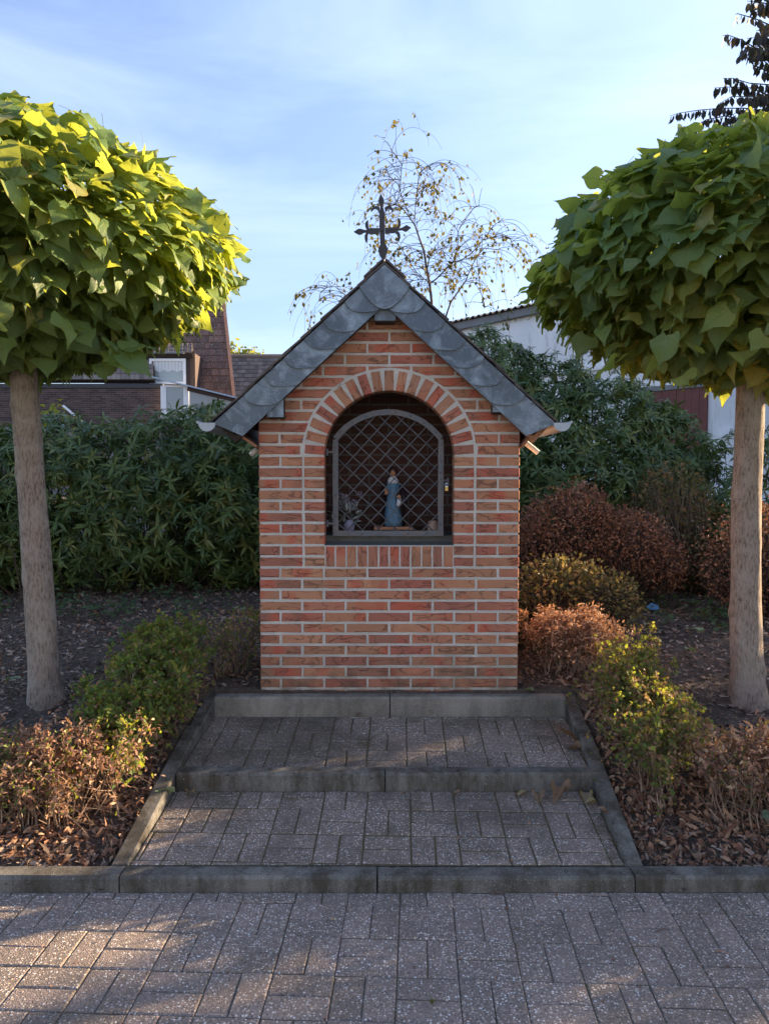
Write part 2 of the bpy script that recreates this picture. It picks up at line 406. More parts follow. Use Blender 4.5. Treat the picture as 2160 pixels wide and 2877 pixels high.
class Geo:
    def __init__(s): s.v, s.f = [], []

    def add(s, vs, fs):
        k = len(s.v); s.v += [tuple(p) for p in vs]; s.f += [tuple(i + k for i in f) for f in fs]; return s

    def box(s, x0, x1, y0, y1, z0, z1):
        vs = [(x, y, z) for z in (z0, z1) for y in (y0, y1) for x in (x0, x1)]
        return s.add(vs, [(0, 2, 3, 1), (4, 5, 7, 6), (0, 1, 5, 4), (2, 6, 7, 3), (0, 4, 6, 2), (1, 3, 7, 5)])

    def obox(s, c, ax, ay, az, hx, hy, hz):
        """oriented box: centre, unit axes, half sizes"""
        c, ax, ay, az = map(Vector, (c, ax, ay, az))
        vs = [c + ax * (hx * i) + ay * (hy * j) + az * (hz * k) for k in (-1, 1) for j in (-1, 1) for i in (-1, 1)]
        return s.add(vs, [(0, 2, 3, 1), (4, 5, 7, 6), (0, 1, 5, 4), (2, 6, 7, 3), (0, 4, 6, 2), (1, 3, 7, 5)])

    def beam(s, a, b, w, h, up=(0, 0, 1)):
        a, b = Vector(a), Vector(b); d = (b - a); L = d.length; d.normalize()
        side = d.cross(Vector(up)).normalized(); u = side.cross(d)
        return s.obox((a + b) / 2, d, side, u, L / 2, w / 2, h / 2)

    def prism(s, pts, y0, y1, front=True, back=True):
        """polygon in the xz plane extruded along y"""
        n = len(pts)
        vs = [(x, y0, z) for x, z in pts] + [(x, y1, z) for x, z in pts]
        fs = [(i, (i + 1) % n, n + (i + 1) % n, n + i) for i in range(n)]
        if front: fs.append(tuple(range(n - 1, -1, -1)))
        if back: fs.append(tuple(range(n, 2 * n)))
        return s.add(vs, fs)

    def tube(s, pts, rad, n=8, cap=True):
        pts = [Vector(p) for p in pts]; k0 = len(s.v)
        if not isinstance(rad, (list, tuple)): rad = [rad] * len(pts)
        prev = None
        for i, p in enumerate(pts):
            d = (pts[min(i + 1, len(pts) - 1)] - pts[max(i - 1, 0)]).normalized()
            a = prev if prev is not None else (Vector((1, 0, 0)) if abs(d.x) < 0.8 else Vector((0, 1, 0)))
            a = (a - d * a.dot(d)).normalized(); prev = a; b = d.cross(a)
            for j in range(n):
                t = 2 * PI * j / n
                s.v.append(tuple(p + (a * math.cos(t) + b * math.sin(t)) * rad[i]))
        for i in range(len(pts) - 1):
            for j in range(n):
                s.f.append((k0 + i * n + j, k0 + i * n + (j + 1) % n, k0 + (i + 1) * n + (j + 1) % n, k0 + (i + 1) * n + j))
        if cap:
            s.f.append(tuple(k0 + j for j in range(n - 1, -1, -1)))
            s.f.append(tuple(k0 + (len(pts) - 1) * n + j for j in range(n)))
        return s

    def ball(s, c, r, nu=10, nv=6, sc=(1, 1, 1)):
        k0 = len(s.v); c = Vector(c)
        s.v.append((c.x, c.y, c.z - r * sc[2]))
        for i in range(1, nv):
            a = -PI / 2 + PI * i / nv
            for j in range(nu):
                t = 2 * PI * j / nu
                s.v.append((c.x + r * sc[0] * math.cos(a) * math.cos(t), c.y + r * sc[1] * math.cos(a) * math.sin(t), c.z + r * sc[2] * math.sin(a)))
        s.v.append((c.x, c.y, c.z + r * sc[2])); top = len(s.v) - 1
        for j in range(nu):
            s.f.append((k0, k0 + 1 + (j + 1) % nu, k0 + 1 + j)); s.f.append((top, top - nu + j, top - nu + (j + 1) % nu))
        for i in range(nv - 2):
            for j in range(nu):
                a = k0 + 1 + i * nu
                s.f.append((a + j, a + (j + 1) % nu, a + nu + (j + 1) % nu, a + nu + j))
        return s

    def lathe(s, c, prof, n=16):
        c = Vector(c); k0 = len(s.v)
        for r, z in prof:
            for j in range(n):
                t = 2 * PI * j / n; s.v.append((c.x + r * math.cos(t), c.y + r * math.sin(t), c.z + z))
        for i in range(len(prof) - 1):
            for j in range(n):
                s.f.append((k0 + i * n + j, k0 + i * n + (j + 1) % n, k0 + (i + 1) * n + (j + 1) % n, k0 + (i + 1) * n + j))
        return s

    def build(s, name, mat, parent=None, smooth=False, origin=None, bevel=0.0, kind=None, label=None):
        vs = np.array(s.v, dtype=float)
        c = Vector(origin) if origin is not None else Vector(((vs.min(0) + vs.max(0)) / 2).tolist())
        if origin is None and parent is None: c.z = vs[:, 2].min()
        me = bpy.data.meshes.new(name)
        me.from_pydata((vs - np.array(c)).tolist(), [], s.f)
        if smooth: me.polygons.foreach_set('use_smooth', [True] * len(me.polygons))
        me.update()
        o = link(name, me, c, parent, mat=MAT[mat] if isinstance(mat, str) else mat)
        if bevel:
            b = o.modifiers.new('bevel', 'BEVEL'); b.width = bevel; b.segments = 2; b.limit_method = 'ANGLE'
        if kind: o['kind'] = kind
        if label: o['label'] = label
        return o


# ------------------------------------------------------------------ foliage in numpy
def nrm(a):
    return a / np.maximum(np.linalg.norm(a, axis=-1, keepdims=True), 1e-9)


def frames(tip, normal):
    y = nrm(tip); x = nrm(np.cross(y, normal)); z = np.cross(x, y)
    return np.stack([x, y, z], axis=-1)


def make_mesh(name, V, F, mat, rnd=None, lc=None, smooth=True):
    me = bpy.data.meshes.new(name)
    k = F.shape[1]
    me.vertices.add(len(V)); me.vertices.foreach_set('co', V.astype(np.float32).ravel())
    me.loops.add(F.size); me.loops.foreach_set('vertex_index', F.astype(np.int32).ravel())
    me.polygons.add(len(F)); me.polygons.foreach_set('loop_start', np.arange(0, F.size, k, dtype=np.int32))
    me.polygons.foreach_set('use_smooth', np.full(len(F), smooth))
    if rnd is not None:
        a = me.attributes.new('rnd', 'FLOAT', 'POINT'); a.data.foreach_set('value', rnd.astype(np.float32))
    if lc is not None:
        a = me.attributes.new('lc', 'FLOAT_VECTOR', 'POINT'); a.data.foreach_set('vector', lc.astype(np.float32).ravel())
    me.materials.append(mat); me.update(calc_edges=True)
    return me


def scatter(name, protos, Rm, T, S, mat, parent=None, kind='stuff', origin=None, rnd=None, smooth=True):
    """Join copies of the prototype meshes (V, F, lc) into one mesh."""
    N = len(T)
    which = RNG.integers(0, len(protos), N)
    Vs, Fs, Ls, Rs = [], [], [], []; off = 0
    rnd = RNG.random(N) if rnd is None else rnd
    org = np.array(origin) if origin is not None else T.mean(0)
    for k, (V, F, L) in enumerate(protos):
        ix = np.nonzero(which == k)[0]
        if not len(ix): continue
        W = np.einsum('nij,vj->nvi', Rm[ix], V) * S[ix][:, None, None] + (T[ix] - org)[:, None, :]
        Vs.append(W.reshape(-1, 3))
        Fs.append((F[None] + (off + np.arange(len(ix)) * len(V))[:, None, None]).reshape(-1, F.shape[1]))
        Ls.append(np.tile(L, (len(ix), 1))); Rs.append(np.repeat(rnd[ix], len(V)))
        off += len(ix) * len(V)
    me = make_mesh(name, np.concatenate(Vs), np.concatenate(Fs), mat, np.concatenate(Rs), np.concatenate(Ls), smooth)
    o = link(name, me, Vector(org.tolist()), parent)
    if kind: o['kind'] = kind
    return o


def leaf_objects(name, meshes, Rm, T, S, parent):
    for i in range(len(T)):
        me = meshes[int(RNG.integers(0, len(meshes)))]
        o = bpy.data.objects.new(name, me); COL.objects.link(o); o.parent = parent
        M = Matrix([list(r) for r in Rm[i]]).to_4x4() @ Matrix.Scale(float(S[i]), 4)
        M.translation = Vector(T[i].tolist()) - WORLD[parent.name]
        o.matrix_basis = M


def catalpa_leaf(seed):
    r = random.Random(seed)
    ts = [(0.06, 0.31, -0.11), (0.13, 0.46, -0.05), (0.30, 0.53, 0.0), (0.50, 0.45, 0.0), (0.70, 0.28, 0.0), (0.87, 0.10, 0), (1.06, 0.0, 0.0)]
    us = [-1, -0.52, 0, 0.52, 1]
    fold = r.uniform(-0.15, 0.30); droop = r.uniform(0.0, 0.65); wv = r.uniform(0.03, 0.11); ph = r.uniform(0, 6); tw = r.uniform(-0.4, 0.4); curl = r.uniform(-0.3, 0.5)
    V, L = [], []
    for i, (t, w, lb) in enumerate(ts):
        for u in us:
            x = u * w * (1 - 0.2 * fold); y = t + lb * abs(u) ** 1.5 * 1.5
            if i == 0 and u == 0: y = 0.0
            z = fold * abs(x) - droop * t * t - curl * x * x + wv * math.sin(8 * t + ph + 2.5 * u) * abs(u) + .03 * math.sin(11 * t - ph) + tw * x * t
            V.append((x, y, z)); L.append((u, t, 0))
    F = [(i * 5 + j, i * 5 + j + 1, (i + 1) * 5 + j + 1, (i + 1) * 5 + j) for i in range(len(ts) - 1) for j in range(4)]
    # petiole
    k = len(V)
    for (y, z, w) in ((-0.55, 0.12, 0.012), (0.03, 0.0, 0.012)):
        for dx, dz in ((-w, 0), (w, 0), (0, w)):
            V.append((dx, y, z + dz)); L.append((0, 0, 0))
    F += [(k + j, k + (j + 1) % 3, k + 3 + (j + 1) % 3, k + 3 + j) for j in range(3)]
    return np.array(V), np.array(F), np.array(L, float)


def oval_leaf(seed, w=0.15, droop=0.3, rows=4):
    r = random.Random(seed); V, L, F = [], [], []
    d = droop * r.uniform(0.5, 1.4); fd = r.uniform(0.1, 0.5)
    for i in range(rows + 1):
        t = i / rows; ww = w * (math.sin(PI * min(1, max(0.0, t * 0.97 + 0.02))) ** 0.75)
        for u in (-1, 0, 1):
            V.append((u * ww, t, fd * abs(u) * ww - d * t * t)); L.append((u, t, 0))
    for i in range(rows):
        for j in range(2):
            F.append((i * 3 + j, i * 3 + j + 1, i * 3 + j + 4, i * 3 + j + 3))
    return np.array(V), np.array(F), np.array(L, float)


def whorl(seed, n=9, w=0.115):
    """A rosette of narrow leaves round the z axis, z pointing away from the bush."""
    r = random.Random(seed); V, F, L = [], [], []; off = 0
    for k in range(n):
        lv, lf, ll = oval_leaf(seed * 31 + k, w, 0.45, 3)
        a = 2 * PI * k / n + r.uniform(-0.3, 0.3); e = r.uniform(-0.55, 0.7); s = r.uniform(0.6, 1.2)
        ca, sa, ce, se = math.cos(a), math.sin(a), math.cos(e), math.sin(e)
        lv = lv * s
        y = lv[:, 1] * ce - lv[:, 2] * se; z = lv[:, 1] * se + lv[:, 2] * ce; x = lv[:, 0]
        V.append(np.stack([x * ca - y * sa, x * sa + y * ca, z], 1)); F.append(lf + off); L.append(ll); off += len(lv)
    return np.concatenate(V), np.concatenate(F), np.concatenate(L)


def proto_mesh(name, p, mat):
    return make_mesh(name, p[0], p[1], mat, None, p[2])


def sticks(name, segs, mat, parent=None, kind='stuff', sides=3, origin=None):
    """segs: rows of (p, q, r0, r1) as thin prisms, all in one mesh."""
    A = np.array([[*p, *q, r0, r1] for p, q, r0, r1 in segs], float)
    p, q, r0, r1 = A[:, :3], A[:, 3:6], A[:, 6], A[:, 7]
    d = nrm(q - p); ref = np.where(np.abs(d[:, 2:3]) < 0.9, np.array([[0, 0, 1.0]]), np.array([[1.0, 0, 0]]))
    a = nrm(np.cross(d, ref)); b = np.cross(d, a)
    N = len(A); V = np.zeros((N, 2 * sides, 3))
    for j in range(sides):
        t = 2 * PI * j / sides; o = a * math.cos(t) + b * math.sin(t)
        V[:, j] = p + o * r0[:, None]; V[:, sides + j] = q + o * r1[:, None]
    F = np.array([[j, (j + 1) % sides, sides + (j + 1) % sides, sides + j] for j in range(sides)])
    F = (F[None] + (np.arange(N) * 2 * sides)[:, None, None]).reshape(-1, 4)
    org = np.array(origin) if origin is not None else p.mean(0)
    me = make_mesh(name, V.reshape(-1, 3) - org, F, mat, np.repeat(RNG.random(N), 2 * sides), None, True)
    o = link(name, me, Vector(org.tolist()), parent)
    if kind: o['kind'] = kind
    return o


def rv(s=1.0):
    return Vector((random.gauss(0, s), random.gauss(0, s), random.gauss(0, s)))


# ------------------------------------------------------------------ ground
def smooth(t): return t * t * (3 - 2 * t)


BZ = [(2.6, 0.0), (2.93, 0.035), (3.2, 0.07), (3.6, 0.20), (4.15, 0.36), (4.3, 0.375), (5.0, 0.45), (6.5, 0.56), (8.0, 0.7), (12.0, 0.95), (60.0, 1.0)]


def bed_z(x, y):
    z = BZ[0][1] if y < BZ[0][0] else BZ[-1][1]
    for (a, za), (b, zb) in zip(BZ, BZ[1:]):
        if a <= y <= b: z = za + (zb - za) * (y - a) / (b - a); break
    return z + 0.02 * mnoise.noise(Vector((x * 2.2, y * 2.2, 0))) + 0.008 * mnoise.noise(Vector((x * 9, y * 9, 3)))


def step_x(y, side):
    """x of the inner face of the side kerbs"""
    t = (y - 2.91) / (4.18 - 2.91)
    return (-1.017 + 0.05 * t) if side < 0 else (0.957 + 0.07 * t)


g = Geo()
xs = [-400, -100, -40, -20, -10, -6, -4.6] + [round(-4 + 0.07 * i, 3) for i in range(115)] + [4.6, 6, 10, 20, 40, 100, 400]
ys = [2.93 + 0.07 * i for i in range(60)] + [7.3, 7.7, 8.2, 9, 10, 12, 15, 20, 30, 60, 150, 600]
idx = {}
for j, y in enumerate(ys):
    for i, x in enumerate(xs):
        z = bed_z(x, y) if y < 60 else 1.0
        if step_x(y, -1) - 0.06 < x < step_x(y, 1) + 0.06 and y < 4.26: z = -0.12
        idx[i, j] = len(g.v); g.v.append((x, y, z))
for j in range(len(ys) - 1):
    for i in range(len(xs) - 1):
        g.f.append((idx[i, j], idx[i + 1, j], idx[i + 1, j + 1], idx[i, j + 1]))
g.build('ground', 'soil', smooth=True, origin=(0, 0, 0), kind='structure')

# street: sheet of joint sand with basket-weave pavers set in it
street = Geo().add([(-400, -400, -0.004), (400, -400, -0.004), (400, 2.84, -0.004), (-400, 2.84, -0.004)], [(0, 1, 2, 3)]).build('street', 'joint', origin=(0, 0, 0), kind='structure')


def paver_mesh(seed, mat, hx=0.0985, hy=0.0485):
    r = random.Random(seed); b = 0.004; V, F = [], []
    for (ix, z) in ((0, -0.05), (0, -0.004), (b, 0.0)):
        for sx, sy in ((-1, -1), (1, -1), (1, 1), (-1, 1)):
            V.append((sx * (hx - ix) + r.uniform(-.0012, .0012), sy * (hy - ix) + r.uniform(-.0012, .0012), z))
    for k in (0, 4):
        for j in range(4): F.append((k + j, k + (j + 1) % 4, k + 4 + (j + 1) % 4, k + 4 + j))
    F.append((8, 9, 10, 11))
    me = bpy.data.meshes.new('paver'); me.from_pydata(V, [], F); me.materials.append(mat); return me


PAV = [paver_mesh(s, MAT['paver']) for s in range(6)]
PAVM = [paver_mesh(s, MAT["paver_mossy"], 0.0972, 0.0472) for s in range(6)]


def weave(x0, x1, y0, y1, rot=0.0, ox=0.0, oy=0.0):
    """centres and turns of pavers in a basket weave"""
    out = []; ca, sa = math.cos(rot), math.sin(rot)
    for i in range(-12, 13):
        for j in range(-4, 30):
            for k in (0, 1):
                if (i + j) % 2 == 0: lx, ly, a = i * 0.2, j * 0.2 + (k - 0.5) * 0.1, 0
                else: lx, ly, a = i * 0.2 + (k - 0.5) * 0.1, j * 0.2, PI / 2
                x = ox + lx * ca - ly * sa; y = oy + lx * sa + ly * ca
                if x0 < x < x1 and y0 < y < y1: out.append((x, y, a + rot))
    return out


K1Y = 2.825
rest = Geo()
for (x, y, a) in weave(-2.2, 2.2, -0.6, 2.94, math.radians(-2.5), 0.03, 0.03 - 0.2):
    z = random.uniform(-0.0025, 0.001) + 0.001
    ry = 0.0485 if abs(a) < 0.5 else 0.0985
    if y + ry > K1Y - 0.004:
        cy1, cy0 = K1Y - 0.004, y - ry
        if cy1 - cy0 < 0.005: continue
        rx = 0.0985 if abs(a) < 0.5 else 0.0485
        if abs(x) < 1.9: link('paver', paver_mesh(random.randrange(999), MAT['paver'], rx, (cy1 - cy0) / 2), (x, (cy0 + cy1) / 2, z), street)
        continue
    if y > 1.85 and abs(x) < 0.2 + 0.6 * y:
        o = link('paver', random.choice(PAV), (x, y, z), street, (random.uniform(-.006, .006), random.uniform(-.006, .006), a + random.uniform(-.006, .006)))
    else:
        hx, hy = (0.0985, 0.0485)
        rest.obox((x, y, z - 0.02), (math.cos(a), math.sin(a), 0), (-math.sin(a), math.cos(a), 0), (0, 0, 1), hx, hy, 0.02)
rest.build('outlying_pavers', 'paver', street, kind='stuff')

# path of two paved terraces with kerb stones, rising to the shrine
path = empty('path', (0, 3.5, 0.1), kind='structure')


def kerb_stone(x0, x1, y, z0, z1, th=0.08, mat='kerb', parent=None, jit=0.002):
    """upright kerb stone along x with a chamfered front top edge"""
    c = 0.012
    prof = [(y, z0), (y, z1 - c), (y + c * 0.8, z1), (y + th - 0.004, z1), (y + th, z1 - 0.005), (y + th, z0)]
    g = Geo(); n = len(prof); N = 9
    for i in range(N):
        t = i / (N - 1); x = x0 + (x1 - x0) * t
        for (yy, zz) in prof:
            jy = random.uniform(-jit, jit) * 0.5 if 0 < i < N - 1 else 0; jz = random.uniform(-jit, jit) * 0.5
            g.v.append((x, yy + jy, zz + (jz if zz > z0 else 0)))
    for i in range(N - 1):
        for j in range(n):
            g.f.append((i * n + j, i * n + (j + 1) % n, (i + 1) * n + (j + 1) % n, (i + 1) * n + j))
    g.f.append(tuple(range(n))); g.f.append(tuple((N - 1) * n + j for j in range(n - 1, -1, -1)))
    return g.build('kerb_stone', mat, parent)


# front kerb line runs the whole width of the street
kerb = empty('kerb', (0, 2.84, 0), kind='structure')
K1Y = 2.825
for i in range(-7, 8):
    xa = -0.028 + i * 0.998
    kerb_stone(xa + 0.003, xa + 0.995, K1Y + random.uniform(-.003, .003), -0.1, 0.061 + random.uniform(-.003, .002), parent=kerb)
# terrace fronts
kerb_stone(-0.987, 0.0, 3.487, 0.0, 0.202, parent=path)
kerb_stone(0.005, 1.005, 3.485, 0.0, 0.203, parent=path)
kerb_stone(-0.962, 0.028, 4.183, 0.1, 0.360, 0.075, 'kerb_light', path)
kerb_stone(0.034, 1.026, 4.183, 0.1, 0.360, 0.075, 'kerb_light', path)


def side_kerb(side, y0, y1, z0, z1, off=0.0, drop=0.3):
    xa, xb = step_x(y0, side) + off, step_x(y1, side) + off; w = 0.072 * side; g = Geo()
    c = 0.007 * side; N = 7
    for i in range(N):
        t = i / (N - 1); x = xa + (xb - xa) * t; y = y0 + (y1 - y0) * t; z = z0 + (z1 - z0) * t + (random.uniform(-.0015, .0015))
        for dx, dz in ((0, -drop), (0, -0.008), (c, 0), (w - c, 0), (w, -0.008), (w, -drop)):
            g.v.append((x + dx, y, z + dz))
    for i in range(N - 1):
        for j in range(6): g.f.append((i * 6 + j, i * 6 + (j + 1) % 6, (i + 1) * 6 + (j + 1) % 6, (i + 1) * 6 + j))
    g.f.append(tuple(range(6))); g.f.append(tuple((N - 1) * 6 + j for j in range(5, -1, -1)))
    return g.build('kerb_stone', 'kerb', path)


side_kerb(-1, 2.909, 3.90, 0.068, 0.292)
side_kerb(-1, 3.904, 4.30, 0.279, 0.366, 0.006)
side_kerb(1, 2.909, 3.895, 0.066, 0.290)
side_kerb(1, 3.90, 4.30, 0.283, 0.368, -0.004)


def terrace(y0, y1, z0, z1, oy):
    s = (z1 - z0) / (y1 - y0)
    g = Geo(); g.add([(step_x(y0, -1) - 0.03, y0, z0 - 0.0045), (step_x(y0, 1) + 0.03, y0, z0 - 0.0045), (step_x(y1, 1) + 0.03, y1, z1 - 0.0045), (step_x(y1, -1) - 0.03, y1, z1 - 0.0045)], [(0, 1, 2, 3)])
    g.build('joint_bed', 'joint_moss', path)
    for (x, y, a) in weave(-1.3, 1.3, y0 - 0.11, y1 + 0.11, math.radians(-1.5), 0.01, oy):
        lo, hi = step_x(y, -1), step_x(y, 1)
        hx, hy = (0.0985, 0.0485) if abs(a) < 0.5 else (0.0485, 0.0985)
        if x + hx < lo or x - hx > hi: continue
        cx0, cx1 = max(x - hx, lo + 0.004), min(x + hx, hi - 0.004)
        cy0, cy1 = max(y - hy, y0 + 0.003), min(y + hy, y1 - 0.003)
        cx0 += .001; cx1 -= .001; cy0 += .0012; cy1 -= .0012
        if cx1 - cx0 < 0.008 or cy1 - cy0 < 0.006: continue
        zc = z0 + s * ((cy0 + cy1) / 2 - y0)
        me = random.choice(PAVM)
        if (cx1 - cx0) < 2 * hx - 0.004 or (cy1 - cy0) < 2 * hy - 0.0045:
            me = paver_mesh(random.randrange(999), MAT['paver_mossy'], (cx1 - cx0) / 2, (cy1 - cy0) / 2)
            link('paver', me, ((cx0 + cx1) / 2, (cy0 + cy1) / 2, zc + random.uniform(-.002, .001)), path, (math.atan(s), 0, 0))
        else:
            R_ = Matrix.Rotation(math.atan(s), 3, 'X') @ Matrix.Rotation(a, 3, 'Z')
            link('paver', me, (x, y, zc + random.uniform(-.002, .001)), path, R_.to_euler())


terrace(2.912, 3.485, 0.062, 0.117, 3.02)
terrace(3.568, 4.181, 0.192, 0.250, 3.66)

# ------------------------------------------------------------------ the shrine
CX = 0.027; YF = 4.28; YB = 5.20; HW = 0.745
CZ, RI, RO, RM = 1.727, 0.370, 0.485, 0.500
Z0 = 0.30; ROW = 0.0641; RC0 = 0.414
ROOF_X, ROOF_Z, SLOPE = 0.0, 2.773, 0.915
SHR = empty('wayside_shrine', (CX, (YF + YB) / 2, 0.30), 'small red brick wayside shrine with slate gable roof and an arched niche', 'shrine')


def roof_line(x): return ROOF_Z - 0.04 - abs(x - ROOF_X) * SLOPE


def inner_roof(x): return roof_line(x) - 0.02


# mortar body of the front: two halves round the opening
for sgn in (-1, 1):
    pts = [(0, Z0), (sgn * (HW - 0.004), Z0), (sgn * (HW - 0.004), inner_roof(CX + sgn * HW)), (0, inner_roof(CX))]
    arc = [(sgn * (RI + 0.003) * math.sin(t), CZ + (RI + 0.003) * math.cos(t)) for t in np.linspace(0, PI / 2, 18)]
    pts += arc + [(sgn * (RI + 0.003), 1.213), (0, 1.213)]
    pts = [(CX + x, z) for x, z in pts]
    if sgn > 0: pts = pts[::-1]
    Geo().prism(pts, YF + 0.003, YF + 0.113).build('mortar', 'mortar', SHR)


def brick_mesh(name, poly, depth, seed=0, nx=1):
    """polygon (x,z) local, extruded from y=0 to depth, front edge chamfered and a little uneven"""
    r = random.Random(seed); n = len(poly)
    cx = sum(p[0] for p in poly) / n; cz = sum(p[1] for p in poly) / n
    V, F = [], []
    for (ins, y) in ((0, depth), (0, 0.0035), (0.0028, 0.0)):
        for (x, z) in poly:
            L = math.hypot(x - cx, z - cz) or 1
            k = 1 - ins * 1.3 / L
            jx = r.uniform(-.0011, .0011) if y < depth else 0; jz = r.uniform(-.0011, .0011) if y < depth else 0
            V.append((cx + (x - cx) * k + jx, y + (r.uniform(-.0008, .0008) if y < depth else 0), cz + (z - cz) * k + jz))
    for a in (0, n):
        for j in range(n): F.append((a + j, a + (j + 1) % n, a + n + (j + 1) % n, a + n + j))
    F.append(tuple(range(2 * n, 3 * n))); F.append(tuple(range(n - 1, -1, -1)))
    me = bpy.data.meshes.new(name); me.from_pydata(V, [], F); me.materials.append(MAT['brick'])
    return me


_shared = {}


def rect_poly(w, h):
    n = max(2, int(round(w / 0.04)) + 1); xs_ = np.linspace(-w / 2, w / 2, n)
    return [(x, -h / 2) for x in xs_] + [(x, h / 2) for x in xs_[::-1]]


def put_brick(x0, x1, z0, z1, parent=SHR, y=YF, depth=0.10):
    w, h = x1 - x0, z1 - z0; key = (round(w, 3), round(h, 3), round(depth, 3), random.randrange(6))
    if key not in _shared: _shared[key] = brick_mesh('brick', rect_poly(w, h), depth, hash(key) % 9999)
    link('brick', _shared[key], (CX + (x0 + x1) / 2, y + random.uniform(-.0015, .001), (z0 + z1) / 2), parent, (random.uniform(-.006, .006), random.uniform(-.004, .004), random.uniform(-.004, .004)))


def circ(x): return CZ + math.sqrt(max(RM * RM - x * x, 0)) if abs(x) < RM else -9


def cut_brick(x0, x1, z0, z1):
    """brick trimmed by the arch ring below and the roof above"""
    up = lambda x: min(z1, inner_roof(CX + x)); lo = lambda x: max(z0, circ(x))
    crit = set(np.linspace(x0, x1, 7).tolist())
    for zz in (z0, z1):
        if zz > CZ and zz - CZ < RM:
            q = math.sqrt(RM * RM - (zz - CZ) ** 2)
            for c in (-q, q):
                if x0 < c < x1: crit.add(c)
        q = (ROOF_Z - 0.06 - zz) / SLOPE
        for c in (ROOF_X - q - CX, ROOF_X + q - CX):
            if x0 < c < x1: crit.add(c)
    for c in (-RM, RM):
        if x0 < c < x1: crit.add(c)
    xs_ = [x for x in sorted(crit) if up(x) - lo(x) > -1e-5]
    if len(xs_) < 2 or max(up(x) - lo(x) for x in xs_) < 0.012 or xs_[-1] - xs_[0] < 0.02: return
    if len(xs_) == 7 and all(abs(up(x) - z1) < 1e-6 and abs(lo(x) - z0) < 1e-6 for x in xs_): return put_brick(x0, x1, z0, z1)
    poly = [(x, lo(x)) for x in xs_] + [(x, up(x)) for x in xs_[::-1]]
    ox, oz = (xs_[0] + xs_[-1]) / 2, (z0 + z1) / 2
    me = brick_mesh('brick', [(x - ox, z - oz) for x, z in poly], 0.10, random.randrange(9999))
    link('brick', me, (CX + ox, YF + random.uniform(-.001, .001), oz), SHR)


def course(k, x0, x1):
    """full and half bricks between x0 and x1 in the running bond"""
    out = []; start = -HW - (0.125 if k % 2 == 0 else 0.0)
    for i in range(8):
        a, b = start + i * 0.2502, start + i * 0.2502 + 0.2382
        a, b = max(a, x0), min(b, x1)
        if b - a > 0.025: out.append((a, b))
    return out


BH = 0.0502
for k in range(-1, 11):
    z = RC0 + k * ROW
    for a, b in course(k, -HW, HW): put_brick(a, b, z - BH / 2, z + BH / 2)
for k in range(11, 21):                      # beside the opening: outer bricks, upright joint, ring headers
    z = RC0 + k * ROW
    for s in (-1, 1):
        a, b = (0.4975, HW)
        parts = [(a, b)] if k % 2 else [(a, (a + b) / 2 - 0.006), ((a + b) / 2 + 0.006, b)]
        for p, q in parts: put_brick(min(s * p, s * q), max(s * p, s * q), z - BH / 2, z + BH / 2)
        put_brick(min(s * RI, s * 0.4845), max(s * RI, s * 0.4845), z - BH / 2, z + BH / 2, depth=0.113)
for k in range(21, 38):
    z = RC0 + k * ROW
    lo_z, hi_z = z - BH / 2, z + BH / 2
    half = (ROOF_Z - 0.06 - lo_z) / SLOPE
    if half < 0.03: break
    ps = course(k, -min(HW, half + CX), min(HW, half - CX))
    if z - CZ < RM:
        q = math.sqrt(RM * RM - (z - CZ) ** 2)
        for i, (a, b) in enumerate(ps):      # a sliver beside the ring is merged with its neighbour
            if a < -q < b and -q - a < 0.05 and i > 0: ps[i - 1] = (ps[i - 1][0], b); ps[i] = (0, 0)
        for i in range(len(ps) - 1, -1, -1):
            a, b = ps[i]
            if a < q < b and b - q < 0.05 and i < len(ps) - 1: ps[i + 1] = (a, ps[i + 1][1]); ps[i] = (0, 0)
    for a, b in ps:
        if b > a: cut_brick(a, b, lo_z, hi_z)
# voussoirs
for i in range(19):
    th = math.radians(9.4737 * (i + 0.5)); L = RO - RI; key = 'v%d' % (i % 5)
    if key not in _shared:
        _shared[key] = brick_mesh('brick', [(x, s * (0.0262)) for s in (-1, 1) for x in (np.linspace(-L / 2, L / 2, 4)[::(1 if s < 0 else -1)])], 0.113, i + 50)
    rm = (RI + RO) / 2
    link('brick', _shared[key], (CX + rm * math.cos(th), YF + random.uniform(-.001, .001), CZ + rm * math.sin(th)), SHR, (0, -th, 0))
# rowlock sill of upright bricks
zs0, zs1 = RC0 + 10 * ROW + BH / 2 + 0.011, RC0 + 12 * ROW + BH / 2
for i in range(12):
    w = 0.74 / 12; xa = -0.37 + i * w; h = zs1 - zs0; key = 'r%d' % (i % 5)
    if key not in _shared:
        _shared[key] = brick_mesh('brick', [(x, s * 0.026) for s in (-1, 1) for x in (np.linspace(-h / 2, h / 2, 4)[::(1 if s < 0 else -1)])], 0.113, i + 90)
    link('brick', _shared[key], (CX + xa + w / 2, YF + random.uniform(-.0015, .001), (zs0 + zs1) / 2), SHR, (0, -PI / 2 + random.uniform(-.01, .01), 0))
